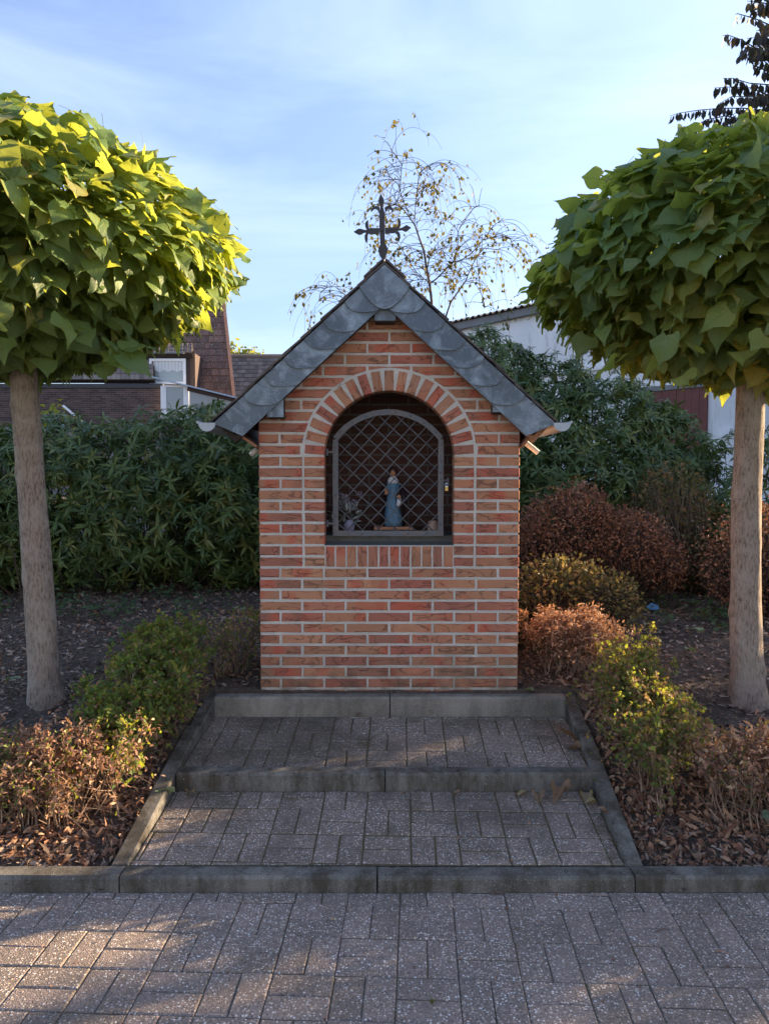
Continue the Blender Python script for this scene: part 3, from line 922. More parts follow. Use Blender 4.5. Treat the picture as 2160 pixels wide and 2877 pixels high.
# niche: floor, side walls, ceiling and back wall with bricks
Geo().add([(CX - 0.37, YF + 0.012, zs1 - 0.004), (CX + 0.37, YF + 0.012, zs1 - 0.004), (CX + 0.37, YF + 0.02, zs1 + 0.003), (CX - 0.37, YF + 0.02, zs1 + 0.003),
           (CX + 0.37, YF + 0.13, zs1 + 0.018), (CX - 0.37, YF + 0.13, zs1 + 0.018)], [(0, 1, 2, 3), (3, 2, 4, 5)]).build('sill', 'sill', SHR)
Geo().box(CX - 0.5, CX + 0.5, YF + 0.125, YF + 0.52, 1.20, 1.262).build('niche_floor', 'sill', SHR)
Geo().box(CX - 0.55, CX - 0.5, YF + 0.114, YF + 0.56, 1.15, 2.36).build('niche_side', 'darkwood', SHR)  # near-black sides and ceiling stand in for shade inside the niche
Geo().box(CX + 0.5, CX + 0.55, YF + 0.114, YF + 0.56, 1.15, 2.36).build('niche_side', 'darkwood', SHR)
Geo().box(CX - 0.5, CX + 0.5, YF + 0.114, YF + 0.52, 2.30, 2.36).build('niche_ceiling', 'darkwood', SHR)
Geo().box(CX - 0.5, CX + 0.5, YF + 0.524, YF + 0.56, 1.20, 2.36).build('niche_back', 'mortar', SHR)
MAT['inner_brick'] = m_plain('shaded_brick', (0.075, 0.036, 0.028), 0.9, 0, 0.35, 30, 0.8)  # brick colour darkened to carry the shade of the niche
MAT['inner_mortar'] = m_plain('shaded_mortar', (0.10, 0.095, 0.088), 0.95, 0, 0.3, 40, 0.5)  # joints darkened likewise for the niche shade
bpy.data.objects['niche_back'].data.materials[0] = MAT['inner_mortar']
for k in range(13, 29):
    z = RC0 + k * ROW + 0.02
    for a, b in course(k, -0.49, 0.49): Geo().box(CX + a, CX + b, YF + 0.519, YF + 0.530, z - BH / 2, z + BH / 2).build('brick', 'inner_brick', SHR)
# side and back walls
sw = Geo(); sm = Geo()
for s in (-1, 1):
    x = CX + s * (HW - 0.004); zt = inner_roof(x)
    sm.box(min(x, x - s * 0.1), max(x, x - s * 0.1), YF + 0.113, YB, Z0, zt)
    for k in range(-1, 27):
        z = RC0 + k * ROW
        if z + BH / 2 > zt: break
        y = YF + 0.112 + (0.011 if k % 2 else 0.0)
        y = YF + (0.1135 if k % 2 == 0 else 0.111) + 0.002
        while y < YB - 0.02:
            y2 = min(y + (0.2395 if (k % 2 or y > YF + 0.2) else 0.1145), YB)
            xo = CX + s * HW + s * random.uniform(-.001, .0015)
            sw.box(min(xo, xo - s * 0.02), max(xo, xo - s * 0.02), y + 0.009, y2, z - BH / 2, z + BH / 2)
            y = y2 + 0.001
sm.box(CX - HW + 0.1, CX + HW - 0.1, YB - 0.1, YB - 0.004, Z0, inner_roof(CX + HW))
gb = [(CX - HW + 0.004, inner_roof(CX - HW)), (CX + HW - 0.004, inner_roof(CX + HW)), (CX, inner_roof(CX) - 0.01)]
sm.prism(gb, YB - 0.09, YB - 0.004)
for k in range(-1, 27):
    z = RC0 + k * ROW
    for a, b in course(k, -HW, HW):
        if z + BH / 2 < min(inner_roof(CX + a), inner_roof(CX + b)): sw.box(CX + a, CX + b, YB - 0.01, YB, z - BH / 2, z + BH / 2)
sm.build('wall_core', 'mortar', SHR); sw.build('side_bricks', 'brick', SHR, kind='stuff')

# roof: boarding, slates on top, verge slates on the front
nv = lambda s: Vector((s * math.sin(math.atan(SLOPE)), 0, math.cos(math.atan(SLOPE))))   # outward normal of a slope
dv = lambda s: Vector((s * math.cos(math.atan(SLOPE)), 0, -math.sin(math.atan(SLOPE))))  # down the slope
SL = 0.935 / math.cos(math.atan(SLOPE)); APEX = Vector((ROOF_X, 0, ROOF_Z)); YV = 4.165; YR = 5.32
for s in (-1, 1):
    c = APEX + dv(s) * (SL / 2 + 0.003) - nv(s) * 0.024 + Vector((0, (YV + 0.02 + YR) / 2, 0))
    Geo().obox(c, dv(s), (0, 1, 0), nv(s), SL / 2 - 0.01, (YR - YV - 0.02) / 2, 0.012).build('roof_board', 'darkwood', SHR)
    # rafter behind the verge slates, brown on the right; on the left, shade put into its darker colour
    c = APEX + dv(s) * (SL / 2 + 0.075) - nv(s) * 0.095 + Vector((0, YV + 0.045, 0))
    Geo().obox(c, dv(s), (0, 1, 0), nv(s), SL / 2 - 0.07, 0.02, 0.062).build('barge_rafter', 'wood' if s > 0 else 'darkwood', SHR)
    # slates of the roof covering
    nrow = 9; pitch = SL / nrow
    for i in range(nrow):
        y = YV - 0.022 + random.uniform(-.006, .006) + (0.1 if i % 2 else 0)
        first = True; yy = YV - 0.02 + random.uniform(-.008, .008)
        while yy < YR:
            w = (0.1 if (i % 2 and first) else 0.2); first = False
            L = pitch * 1.45; th = 0.0045
            tilt = -0.030 - random.uniform(0, 0.012)
            d = dv(s) * math.cos(tilt) - nv(s) * math.sin(tilt) * -1; d = (dv(s) + nv(s) * 0.04).normalized()
            n_ = (nv(s) - dv(s) * 0.04).normalized()
            cc = APEX + dv(s) * (i * pitch + L / 2 - 0.02) + nv(s) * (0.006 + 0.5 * 0.0) + nv(s) * random.uniform(0.001, 0.005) + Vector((0, yy + w / 2, 0))
            Geo().obox(cc, d, (0, 1, 0), n_, L / 2 + random.uniform(-.008, .008), w / 2 - 0.0015, th).build('roof_slate', 'roof_slate', SHR)
            yy += w
# ridge slates
for i in range(6):
    for s in (-1, 1):
        y = YV - 0.02 + i * 0.2
        Geo().obox(APEX + dv(s) * 0.06 + nv(s) * 0.022 + Vector((0, y + 0.1, 0)), dv(s), (0, 1, 0), nv(s), 0.07, 0.105, 0.005).build('ridge_slate', 'roof_slate', SHR)

VW = 0.160


def verge_poly(s, s0, s1, top_extra=0.05, last=False):
    """polygon of a verge slate: s0..s1 along the slope, curved lower end"""
    def pt(a, w): p = APEX + dv(s) * a - nv(s) * w; return (p.x, p.z)
    pts = [pt(s0, 0.004), ]
    if last:
        pts += [pt(SL + 0.005, 0.004), pt(SL + 0.012, 0.02), pt(SL - 0.055, VW + 0.004)]
    else:
        for i in range(9):
            w = 0.004 + (VW - 0.004) * i / 8
            t = w / VW
            pts.append(pt(s1 - 0.10 * t ** 2.0 + 0.022 * math.sin(PI * t) + random.uniform(-.0012, .0012), w))
    pts.append(pt(max(s0 - 0.10, 0.165), VW))
    return pts


for s in (-1, 1):
    n = 8; first = 0.30
    for i in range(n):
        s1 = first + i * 0.150 if i < n - 1 else SL
        s0 = max(s1 - 0.24, 0.02)
        pts = verge_poly(s, s0, s1 + random.uniform(-.006, .006), last=(i == n - 1))
        cx_ = sum(p[0] for p in pts) / len(pts); cz_ = sum(p[1] for p in pts) / len(pts)
        if s > 0: pts = pts[::-1]
        g = Geo().prism([(x - cx_, z - cz_) for x, z in pts], -0.0035, 0.0035)
        me = bpy.data.meshes.new('verge_slate'); me.from_pydata(g.v, [], g.f)
        # lower end stands proud of the next slate: tilt about the vertical/horizontal axes
        o = link('verge_slate', me, (cx_, YV - 0.004 + random.uniform(-.0008, .0008), cz_), SHR, mat=MAT['slate'])
        ax = Vector((dv(s).z, 0, -dv(s).x)).normalized()
        R_ = Matrix.Rotation(0.062 * (-1 if ax.cross(dv(s)).y > 0 else 1), 3, ax)
        o.rotation_euler = R_.to_euler()
# apex slate
pts = [(ROOF_X, ROOF_Z + 0.004)]
side = APEX + dv(-1) * 0.185; sd = (side.x, side.z)
arc = []
for i in range(13):
    t = -1 + 2 * i / 12
    arc.append((ROOF_X + t * abs(sd[0] - ROOF_X), ROOF_Z - 0.245 + (sd[1] - ROOF_Z + 0.245) * abs(t) ** 1.9))
pts = [(ROOF_X, ROOF_Z - 0.004)] + arc
Geo().prism(pts[::1], YV - 0.017, YV - 0.010).build('apex_slate', 'slate', SHR)
# nail heads
for (u, v) in ((650, 1183), (692, 1158), (668, 1205), (1516, 1205), (1493, 1135)):
    p = P(u, v, YV - 0.012); Geo().ball(p, 0.004, 6, 4).build('nail', 'zinc' if u < 1000 else 'darkwood', SHR)
# slate clad purlin ends
for (u0, u1, v0, v1) in ((752, 795, 1125, 1172), (1054, 1109, 862, 901), (1385, 1421, 1108, 1158)):
    a, b = P(u0, v1, 4.19), P(u1, v0, 4.19)
    Geo().box(a.x, b.x, 4.196, YF + 0.01, a.z - 0.006, b.z + 0.05).build('purlin', 'darkwood', SHR)
    Geo().box(a.x - 0.004, b.x + 0.004, 4.186, 4.193, a.z, b.z + 0.05).build('purlin_slate', 'slate', SHR, bevel=0.001)
# eaves: fascia, soffit board, gutter with end cap, outlet pipe
for s in (-1, 1):
    e = APEX + dv(s) * SL
    Geo().obox(e - dv(s) * 0.035 - nv(s) * 0.07 + Vector((0, (YV + 0.025 + YR) / 2, 0)), dv(s), (0, 1, 0), nv(s), 0.012, (YR - YV - 0.025) / 2, 0.058).build('fascia', 'wood', SHR)
    a = Vector((CX + s * (HW + 0.002), 0, e.z - 0.14)); b = e - nv(s) * 0.12 - dv(s) * 0.035; b.y = 0
    g = Geo(); g.beam(a + Vector((0, 4.5, 0)), b + Vector((0, 4.5, 0)), 0.0, 0.014)
    d = (b - a).normalized(); up = Vector((-d.z, 0, d.x))
    Geo().obox((a + b) / 2 + Vector((0, (YV + 0.05 + YR) / 2, 0)), d, (0, 1, 0), up, (b - a).length / 2, (YR - YV - 0.05) / 2, 0.007).build('soffit_board', 'wood', SHR)
    gc = e + Vector((s * 0.042, 0, -0.012)); r = 0.048
    gut = Geo(); N = 12; y0, y1 = YV - 0.03, YR
    prof = [(gc.x + r * math.cos(PI + PI * i / N), gc.z + r * math.sin(PI + PI * i / N)) for i in range(N + 1)]
    prof2 = [(gc.x + (r - .002) * math.cos(PI + PI * i / N), gc.z + (r - .002) * math.sin(PI + PI * i / N)) for i in range(N, -1, -1)]
    pp = prof + prof2
    gut.prism(pp, y0, y1, False, False)
    gut.tube([(gc.x + s * (r + 0.004), y0, gc.z + 0.003), (gc.x + s * (r + 0.004), y1, gc.z + 0.003)], 0.008, 8)
    gu = gut.build('gutter', 'zinc', SHR, smooth=False)
    Geo().prism([(x, z) for x, z in prof], y0 - 0.003, y0 + 0.001).build('end_cap', 'zinc', gu)
    if s > 0:
        p, q = P(1472, 1240, 4.62), P(1511, 1272, 4.62)
        t = Geo().tube([p, p.lerp(q, 0.5), q], 0.017, 12, cap=False); t.tube([q + (q - p) * 0.001, q], 0.019, 12, False)
        t.build('overflow_pipe', 'pvc', SHR, smooth=True)
    else:
        p, q = P(724, 1262, 4.62), P(704, 1278, 4.62)
        Geo().tube([p, q], 0.017, 12, cap=True).build('overflow_pipe', 'pvc', SHR, smooth=True)

# iron cross on the ridge (outlines in a plate plane, origin at the crossing)
CO = P(1073.7, 648.8, 4.30); K = 4.40 / F_PX / 5.976
cross = Geo()


def plate(pix, y0=-0.004, y1=0.004):
    cross.prism([(CO.x + (x - 620) * K, CO.z - (y - 710) * K) for x, y in pix][::-1], CO.y + y0, CO.y + y1)


plate([(583, 300), (590, 345), (570, 420), (576, 700), (588, 930), (560, 985), (556, 1030), (572, 1080), (598, 1135), (640, 1195), (672, 1140), (690, 1080), (708, 1030), (706, 980), (665, 910), (658, 700), (660, 420), (634, 345), (640, 300), (652, 240), (640, 200), (596, 125), (572, 190), (556, 240)])
cu = [(583, 345), (560, 325), (520, 315), (480, 325), (448, 355), (434, 395), (450, 410), (468, 385), (490, 366), (520, 360), (545, 380), (566, 430)]
plate(cu, -0.003, 0.0035)
plate([(1240 - x, y) for x, y in cu][::-1], -0.003, 0.0035)
plate([(160, 726), (200, 700), (240, 676), (285, 682), (340, 697), (380, 695), (420, 668), (575, 668), (575, 758), (420, 764), (372, 738), (330, 738), (285, 768), (240, 772), (200, 750)], -0.0045, 0.003)
plate([(1085, 660), (1050, 640), (1010, 618), (975, 640), (930, 665), (870, 680), (830, 655), (663, 664), (663, 752), (810, 747), (860, 715), (880, 706), (940, 700), (985, 722), (1010, 724), (1050, 690)], -0.0045, 0.003)
for pix in ([(420, 690), (400, 650), (395, 590), (398, 540), (370, 550), (343, 590), (345, 640), (362, 680), (390, 700)],
            [(400, 740), (388, 790), (386, 850), (374, 908), (350, 880), (335, 830), (338, 780), (360, 740)],
            [(830, 668), (860, 650), (876, 600), (872, 545), (868, 505), (895, 515), (918, 575), (912, 630), (880, 685)],
            [(820, 735), (855, 765), (872, 820), (870, 880), (895, 870), (915, 815), (908, 760), (880, 715)]):
    plate(pix, -0.003, 0.0035)
MAT['black_iron'] = m_plain('black_iron', (0.035, 0.034, 0.04), 0.5, 0, 0.4, 90, 0.5)
cr = cross.build('cross', 'black_iron', SHR)
Geo().tube([P(1077, 728, 4.30), P(1078, 748, 4.30)], 0.007, 8).build('spike', 'black_iron', cr)
Geo().ball((CO.x, CO.y - 0.006, CO.z), 0.006, 8, 5).build('rivet', 'black_iron', cr)

# the wrought iron grille door
GY = YF + 0.10; GX = 0.0215; gw, gz0, gzs, gzt = 0.3235, 1.260, 1.835, 2.001; bw = 0.032
gate = empty('gate', (GX - gw, GY, gz0)); gate.parent = SHR; gate.location = Vector((GX - gw, GY, gz0)) - WORLD[SHR.name]


def bar(pts, w=bw, t=0.004, name='frame', jit=0.0012):
    """flat iron along a polyline in the xz plane"""
    g = Geo(); n = len(pts); ring = []
    for i, (x, z) in enumerate(pts):
        a = Vector(pts[max(i - 1, 0)]); b = Vector(pts[min(i + 1, n - 1)]); d = (b - a).normalized(); o = Vector((-d.y, d.x)) * w / 2
        for (q, yy) in ((1, -t), (1, t), (-1, t), (-1, -t)):
            g.v.append((x + o.x * q + random.uniform(-jit, jit), GY + yy + random.uniform(-jit, jit) * .5, z + o.y * q + random.uniform(-jit, jit)))
    for i in range(n - 1):
        for j in range(4): g.f.append((i * 4 + j, i * 4 + (j + 1) % 4, i * 4 + 4 + (j + 1) % 4, i * 4 + 4 + j))
    g.f.append((0, 1, 2, 3)); g.f.append(tuple((n - 1) * 4 + j for j in (3, 2, 1, 0)))
    return g.build(name, 'iron', gate)


rise = gzt - gzs; Rg = (gw * gw + rise * rise) / (2 * rise); gc_z = gzt - Rg; amax = math.asin(gw / Rg)
h2 = bw / 2
bar([(GX - gw + h2, z) for z in np.linspace(gz0 + bw, gzs - 0.008, 10)])
bar([(GX + gw - h2, z) for z in np.linspace(gz0 + bw, gzs - 0.008, 10)])
bar([(x, gz0 + h2) for x in np.linspace(GX - gw, GX + gw, 12)])
bar([(GX + (Rg - h2) * math.sin(a), gc_z + (Rg - h2) * math.cos(a)) for a in np.linspace(-amax * 0.985, amax * 0.985, 22)], t=0.0055)


def inside_gate(x, z):
    if not (GX - gw + 0.012 < x < GX + gw - 0.012 and z > gz0 + 0.016): return False
    return z < gzs or (x - GX) ** 2 + (z - gc_z) ** 2 < (Rg - 0.02) ** 2


A0 = P(1014.4, 1259, GY); ux, uz, vx, vz = 0.0468, 0.0515, 0.0482, -0.0445
for fam in (0, 1):
    dx, dz, ox, oz = (ux, uz, vx, vz) if fam == 0 else (vx, vz, ux, uz)
    for k in range(-16, 17):
        bx, bz = A0.x + ox * k, A0.z + oz * k
        ts = [t for t in np.arange(-16, 16, 0.04) if inside_gate(bx + dx * t, bz + dz * t)]
        if len(ts) < 12: continue
        pts = [(bx + dx * t + random.uniform(-.0012, .0012), GY + (0.0065 if fam else 0.001) + random.uniform(-.001, .001), bz + dz * t) for t in np.linspace(ts[0], ts[-1], max(3, int((ts[-1] - ts[0]) / 2)))]
        Geo().tube(pts, 0.0034, 6).build('lattice_rod', 'iron', gate, smooth=True)
riv = [(GX - gw + h2 + random.uniform(-.004, .004), z) for z in (1.78, 1.70, 1.61, 1.50, 1.38)] + [(GX + gw - h2 + random.uniform(-.005, .005), z) for z in (1.80, 1.70, 1.63, 1.595, 1.535, 1.43, 1.33)]
riv += [(x, gz0 + h2) for x in (-0.21, -0.13, -0.03, 0.14, 0.25)]
riv += [(GX + (Rg - h2) * math.sin(a), gc_z + (Rg - h2) * math.cos(a)) for a in np.linspace(-amax * .85, amax * .85, 8)]
for x, z in riv: Geo().ball((x, GY - 0.006, z), 0.0062, 8, 4, (1, .7, 1)).build('rivet', 'iron', gate)
for z in (1.752, 1.335):
    g = Geo().box(GX - gw - 0.035, GX - gw + 0.012, GY - 0.012, GY - 0.003, z - 0.006, z + 0.006)
    g.tube([(GX - gw - 0.034, GY - 0.006, z - 0.02), (GX - gw - 0.034, GY - 0.006, z + 0.02)], 0.009, 8)
    g.box(CX - RI - 0.01, GX - gw - 0.03, GY - 0.010, GY, z - 0.016, z - 0.008)
    g.build('hinge', 'iron', gate)
g = Geo().box(GX + gw - 0.012, GX + gw + 0.03, GY - 0.010, GY - 0.004, 1.583, 1.591)
g.box(GX + gw - 0.012, GX + gw + 0.02, GY - 0.010, GY - 0.004, 1.565, 1.572); g.tube([(GX + gw + 0.027, GY - 0.008, 1.60), (GX + gw + 0.027, GY - 0.008, 1.562)], 0.006, 8)
g.build('hasp', 'iron', gate)
# padlock
MAT['brass'] = m_plain('brass', (0.45, 0.33, 0.13), 0.35, 0.9, 0.15, 60)
MAT['steel'] = m_plain('bright_steel', (0.60, 0.68, 0.75), 0.25, 0.9, 0.1, 40)
lx, lz, ly = GX + gw + 0.017, 1.553, GY - 0.016
lock = empty('padlock', (lx, ly, lz - 0.025), 'small brass padlock with steel shackle hanging on the grille door of the shrine', 'padlock')
Geo().box(lx - 0.009, lx + 0.009, ly - 0.006, ly + 0.006, lz - 0.028, lz - 0.004).build('lock_body', 'brass', lock, bevel=0.0015)
Geo().box(lx - 0.0085, lx + 0.0085, ly - 0.0065, ly + 0.0065, lz - 0.004, lz + 0.002).build('lock_cover', 'steel', lock, bevel=0.0015)
Geo().tube([(lx - 0.006, ly, lz), (lx - 0.006, ly, lz + 0.014)] + [(lx + 0.006 * math.cos(a), ly, lz + 0.014 + 0.006 * math.sin(a)) for a in np.linspace(PI, 0, 6)] + [(lx + 0.006, ly, lz)], 0.002, 6).build('shackle', 'steel', lock, smooth=True)

# ------------------------------------------------------------------ the statue in the niche
MAT['skin'] = m_plain('painted_skin', (0.42, 0.20, 0.10), 0.5, 0, 0.15, 60)
MAT['robe'] = m_plain('blue_painted_robe', (0.07, 0.17, 0.27), 0.5, 0, 0.45, 55, 0.6)
MAT['veil'] = m_plain('white_scarf', (0.60, 0.62, 0.66), 0.6, 0, 0.2, 80, 0.5)
MAT['cloak'] = m_plain('dark_cloak', (0.020, 0.011, 0.012), 0.4, 0, 0.3, 40, 0.5)
MAT['plank'] = m_plain('light_wood', (0.42, 0.20, 0.11), 0.6, 0, 0.2, 25)
sx, sy, sz = P(1104, 1400, 4.60).x, 4.60, P(1104, 1478, 4.60).z
STA = empty('statue', (sx, sy, 1.262), 'painted statue of a standing mother in blue robe and dark cloak holding a child', 'statue')
Geo().box(P(1050, 0, 4.55).x, P(1162, 0, 4.55).x, 4.53, 4.70, P(0, 1489, 4.53).z, sz - 0.001).build('base_board', 'plank', STA, bevel=0.002)
Geo().box(P(1062, 0, 4.55).x, P(1150, 0, 4.55).x, 4.545, 4.69, 1.262, P(0, 1489, 4.53).z - 0.001).build('plinth', 'darkwood', STA)


def loft(rings, n=20, folds=0.0, seed=0):
    """rings: (cx, cy, cz, rx, ry) stacked; surface with soft vertical folds"""
    g = Geo(); r = random.Random(seed); ph = [r.uniform(0, 6) for _ in range(3)]
    for (cx, cy, cz, rx, ry) in rings:
        for j in range(n):
            t = 2 * PI * j / n; f = 1 + folds * (0.6 * math.sin(5 * t + ph[0] + cz * 14) + 0.5 * math.sin(9 * t + ph[1] - cz * 30))
            g.v.append((sx + cx + rx * f * math.cos(t), sy + cy + ry * f * math.sin(t), sz + cz))
    for i in range(len(rings) - 1):
        for j in range(n): g.f.append((i * n + j, i * n + (j + 1) % n, (i + 1) * n + (j + 1) % n, (i + 1) * n + j))
    g.f.append(tuple(range(n - 1, -1, -1))); g.f.append(tuple((len(rings) - 1) * n + j for j in range(n)))
    return g


loft([(0, 0, 0.0, .058, .05), (0, 0, .02, .060, .05), (0, 0, .09, .052, .045), (0, 0, .14, .043, .038), (-.003, 0, .19, .034, .030), (-.003, 0, .225, .036, .030), (0, 0, .26, .040, .028), (0, 0, .28, .030, .022), (0, 0, .30, .014, .014)], 28, 0.10, 2).build('robe', 'robe', STA, smooth=True)
loft([(0, .018, 0.0, .076, .05), (0, .02, .08, .070, .046), (.004, .02, .15, .064, .042), (.006, .02, .20, .060, .040), (0, .02, .25, .054, .034), (0, .018, .28, .040, .030), (0, .014, .31, .027, .026), (0, .012, .345, .026, .026), (0, .012, .362, .014, .016)], 28, 0.05, 5).build('cloak', 'cloak', STA, smooth=True)
hd = Geo().ball((sx - .001, sy - .010, sz + .328), 0.0215, 16, 12, (.86, .95, 1.18))
hd.ball((sx - .002, sy - .032, sz + .325), 0.0045, 8, 6, (.7, 1, 1.5)); hd.ball((sx - .001, sy - .026, sz + .312), 0.006, 8, 6, (1.2, .7, .5))
for k in (-1, 1): hd.ball((sx - .001 + k * .008, sy - .0275, sz + .333), 0.0035, 8, 5, (1.3, .7, .6))
hd.build('head', 'skin', STA, smooth=True)
g = Geo()
g.ball((sx, sy - .002, sz + .338), 0.027, 14, 8, (1, .95, 1)); g.ball((sx + .018, sy, sz + .315), 0.014, 8, 6, (.7, 1, 2)); g.ball((sx - .02, sy, sz + .315), 0.013, 8, 6, (.7, 1, 2))
g.build('hair', 'cloak', STA, smooth=True)
loft([(0, -.012, .262, .030, .020), (0, -.012, .28, .034, .026), (0, -.010, .297, .024, .022), (0, -.010, .306, .016, .017)], 20, 0.08, 3).build('scarf', 'veil', STA, smooth=True)


def hand(x, y, z, s=1.0, flip=1):
    g = Geo(); g.ball((x, y, z), 0.009 * s, 10, 6, (1, .6, 1.1))
    for i in range(4):
        a = -0.35 + 0.22 * i
        g.tube([(x + math.sin(a) * .007 * s, y, z + .006 * s), (x + math.sin(a) * .016 * s, y - .003, z + math.cos(a) * (.017 + (.003 if i in (1, 2) else 0)) * s)], [.0028 * s, .0022 * s], 6)
    g.tube([(x + flip * .007 * s, y, z - .002), (x + flip * .014 * s, y - .004, z + .006 * s)], [.003 * s, .0024 * s], 6)
    return g


hand(sx - .043, sy - .042, sz + .205, 1.25).build('hand', 'skin', STA, smooth=True)
Geo().tube([(sx - .058, sy - .01, sz + .235), (sx - .060, sy - .03, sz + .19), (sx - .045, sy - .042, sz + .195)], [.02, .016, .009], 10).build('sleeve', 'cloak', STA, smooth=True)
Geo().tube([(sx + .055, sy - .005, sz + .23), (sx + .066, sy - .025, sz + .165), (sx + .040, sy - .045, sz + .13)], [.02, .018, .012], 10).build('sleeve', 'cloak', STA, smooth=True)
hand(sx + .040, sy - .050, sz + .135, 1.0, -1).build('hand', 'skin', STA, smooth=True)
ch = Geo().ball((sx + .036, sy - .050, sz + .182), 0.0145, 12, 8, (.95, 1, 1.05)); ch.ball((sx + .036, sy - .064, sz + .180), 0.003, 6, 4)
ch.build('child_head', 'skin', STA, smooth=True)
Geo().ball((sx + .036, sy - .045, sz + .188), 0.0158, 12, 7, (1, .95, .9)).build('child_hair', 'cloak', STA, smooth=True)
c2 = Geo(); c2.tube([(sx + .037, sy - .046, sz + .172), (sx + .036, sy - .048, sz + .15), (sx + .028, sy - .05, sz + .125)], [.011, .015, .010], 10)
c2.build('child_gown', 'veil', STA, smooth=True)
# face features: eyes, brows and mouth painted as small dark shapes
fe = Geo()
for k in (-1, 1):
    fe.ball((sx - .001 + k * .008, sy - .0305, sz + .333), 0.0017, 6, 4, (1.2, .5, .8)); fe.ball((sx - .001 + k * .008, sy - .030, sz + .339), 0.003, 6, 4, (1.4, .4, .3))
fe.ball((sx - .001, sy - .0302, sz + .3125), 0.003, 6, 4, (1.2, .4, .35)); fe.build('face_paint', 'cloak', STA)

# dried flowers in a vase at the left of the niche, tea light pot at the right
fx, fy = P(975, 0, 4.58).x, 4.56
FLO = empty('flower_bouquet', (fx, fy, 1.262), 'vase of faded lilac artificial flowers with pale leaves behind the left side of the grille', 'flowers')
MAT['lilac'] = m_rndramp('faded_lilac', [(0, (0.16, 0.13, 0.21)), (0.5, (0.30, 0.26, 0.36)), (1, (0.48, 0.44, 0.52))], 0.8)
MAT['paleleaf'] = m_rndramp('pale_leaf', [(0, (0.06, 0.10, 0.07)), (0.6, (0.22, 0.27, 0.24)), (1, (0.45, 0.50, 0.46))], 0.7)
Geo().lathe((fx + .005, fy, 1.262), [(0.0, 0), (.024, .002), (.034, .03), (.036, .05), (.026, .075), (.020, .085), (.017, .083)], 14).build('vase', m_plain('patterned_vase', (0.30, 0.30, 0.42), 0.4, 0, 0.5, 90), FLO, smooth=True)
st = []; heads = []
for i in range(16):
    a = random.uniform(0, 2 * PI); rr = random.uniform(.01, .085); tip = Vector((fx + rr * math.cos(a), fy + rr * math.sin(a) * .6, 1.262 + random.uniform(.17, .26)))
    base = Vector((fx + .005, fy, 1.335)); mid = base.lerp(tip, .5) + rv(.008)
    st += [(base, mid, .0015, .0012), (mid, tip, .0012, .001)]; heads.append(tip)
sticks('stems', st, MAT['darktwig'], FLO, kind=None)
petal = [oval_leaf(i, .35, .3, 2) for i in range(3)]
T, D = [], []
for h in heads:
    for _ in range(26):
        d = rv(1).normalized(); T.append(h + d * .012); D.append(d)
T, D = np.array(T), np.array(D)
scatter('petals', petal, frames(D + RNG.normal(0, .3, D.shape), RNG.normal(0, 1, D.shape)), T, RNG.uniform(.008, .014, len(T)), MAT['lilac'], FLO)
T = np.array([[fx + random.gauss(0, .035), fy + random.gauss(0, .02), 1.262 + random.uniform(.06, .17)] for _ in range(60)])
D = nrm(T - np.array([fx, fy, 1.27])) + RNG.normal(0, .5, T.shape)
scatter('leaves', [oval_leaf(i, .16, .6, 4) for i in range(3)], frames(D, RNG.normal(0, 1, T.shape) + np.array([0, -1, .5])), T, RNG.uniform(.03, .055, len(T)), MAT['paleleaf'], FLO)
p = P(1216, 1482, 4.50)
pot = empty('candle_pot', (p.x, 4.50, 1.262), 'small round clay tea light pot behind the lower right corner of the grille', 'candle holder')
Geo().lathe((p.x, 4.50, 1.262), [(0, 0), (.028, .001), (.033, .012), (.033, .05), (.026, .062), (.030, .075), (.020, .082), (.0, .084)], 16).build('pot', m_plain('unglazed_clay', (0.42, 0.29, 0.23), 0.8), pot, smooth=True)
Geo().tube([(p.x, 4.50 - .012, 1.345), (p.x + .002, 4.488, 1.35)], .002, 5).build('wick', 'darkwood', pot)

# ------------------------------------------------------------------ white building on the right, behind the bed
wa = Vector((1.63, 18.0, 0)); wd = Vector((1.77, -2.1, 0)); wdn = wd.normalized(); wnrm = Vector((-wdn.y, wdn.x, 0)) * 1.0
if wnrm.y < 0: wnrm = -wnrm             # pointing away from the camera (into the building)
WS0, WS1 = -0.9, 4.25


def wp(s, z, off=0.0): q = wa + wd * s + wnrm * off; return Vector((q.x, q.y, z))


HB = empty('white_building', wp(1.5, 0.9, 3), 'long white rendered outbuilding with corrugated eaves behind the dark green shrubs', 'building')


def slab_wall(s0, s1, z0, z1, off0, off1, name, mat, parent=HB):
    vs = [wp(s, z, o) for z in (z0, z1) for (s, o) in ((s0, off0), (s1, off0), (s1, off1), (s0, off1))]
    return Geo().add(vs, [(0, 3, 2, 1), (4, 5, 6, 7), (0, 1, 5, 4), (1, 2, 6, 5), (2, 3, 7, 6), (3, 0, 4, 7)]).build(name, mat, parent)


EZ = P(1530, 858, wp(0.98, 0).y).z
slab_wall(WS0, WS1, 0.6, EZ - 0.02, 0.0, 6.0, 'wall', 'whitewall')
MAT['eave'] = m_plain('grey_eave_board', (0.20, 0.20, 0.20), 0.8, 0, 0.3, 3)
slab_wall(WS0 - 0.05, WS1 + 0.05, EZ - 0.16, EZ, -0.14, -0.02, 'eave_board', 'eave')
slab_wall(WS0, WS1, 3.72, 3.80, -0.06, -0.002, 'ledge', 'whitewall')
g = Geo(); n = int((WS1 - WS0 + 0.2) * wd.length / 0.177 * 6); slope = 0.16
for j, off in enumerate((-0.22, 6.3)):
    for i in range(n + 1):
        s = WS0 - 0.1 + i * 0.177 / 6 / wd.length
        q = wp(s, EZ + 0.035 + (off + 0.2) * slope + 0.026 * math.sin(2 * PI * i / 6), off); g.v.append(tuple(q))
for i in range(n): g.f.append((i, i + 1, n + 2 + i, n + 1 + i))
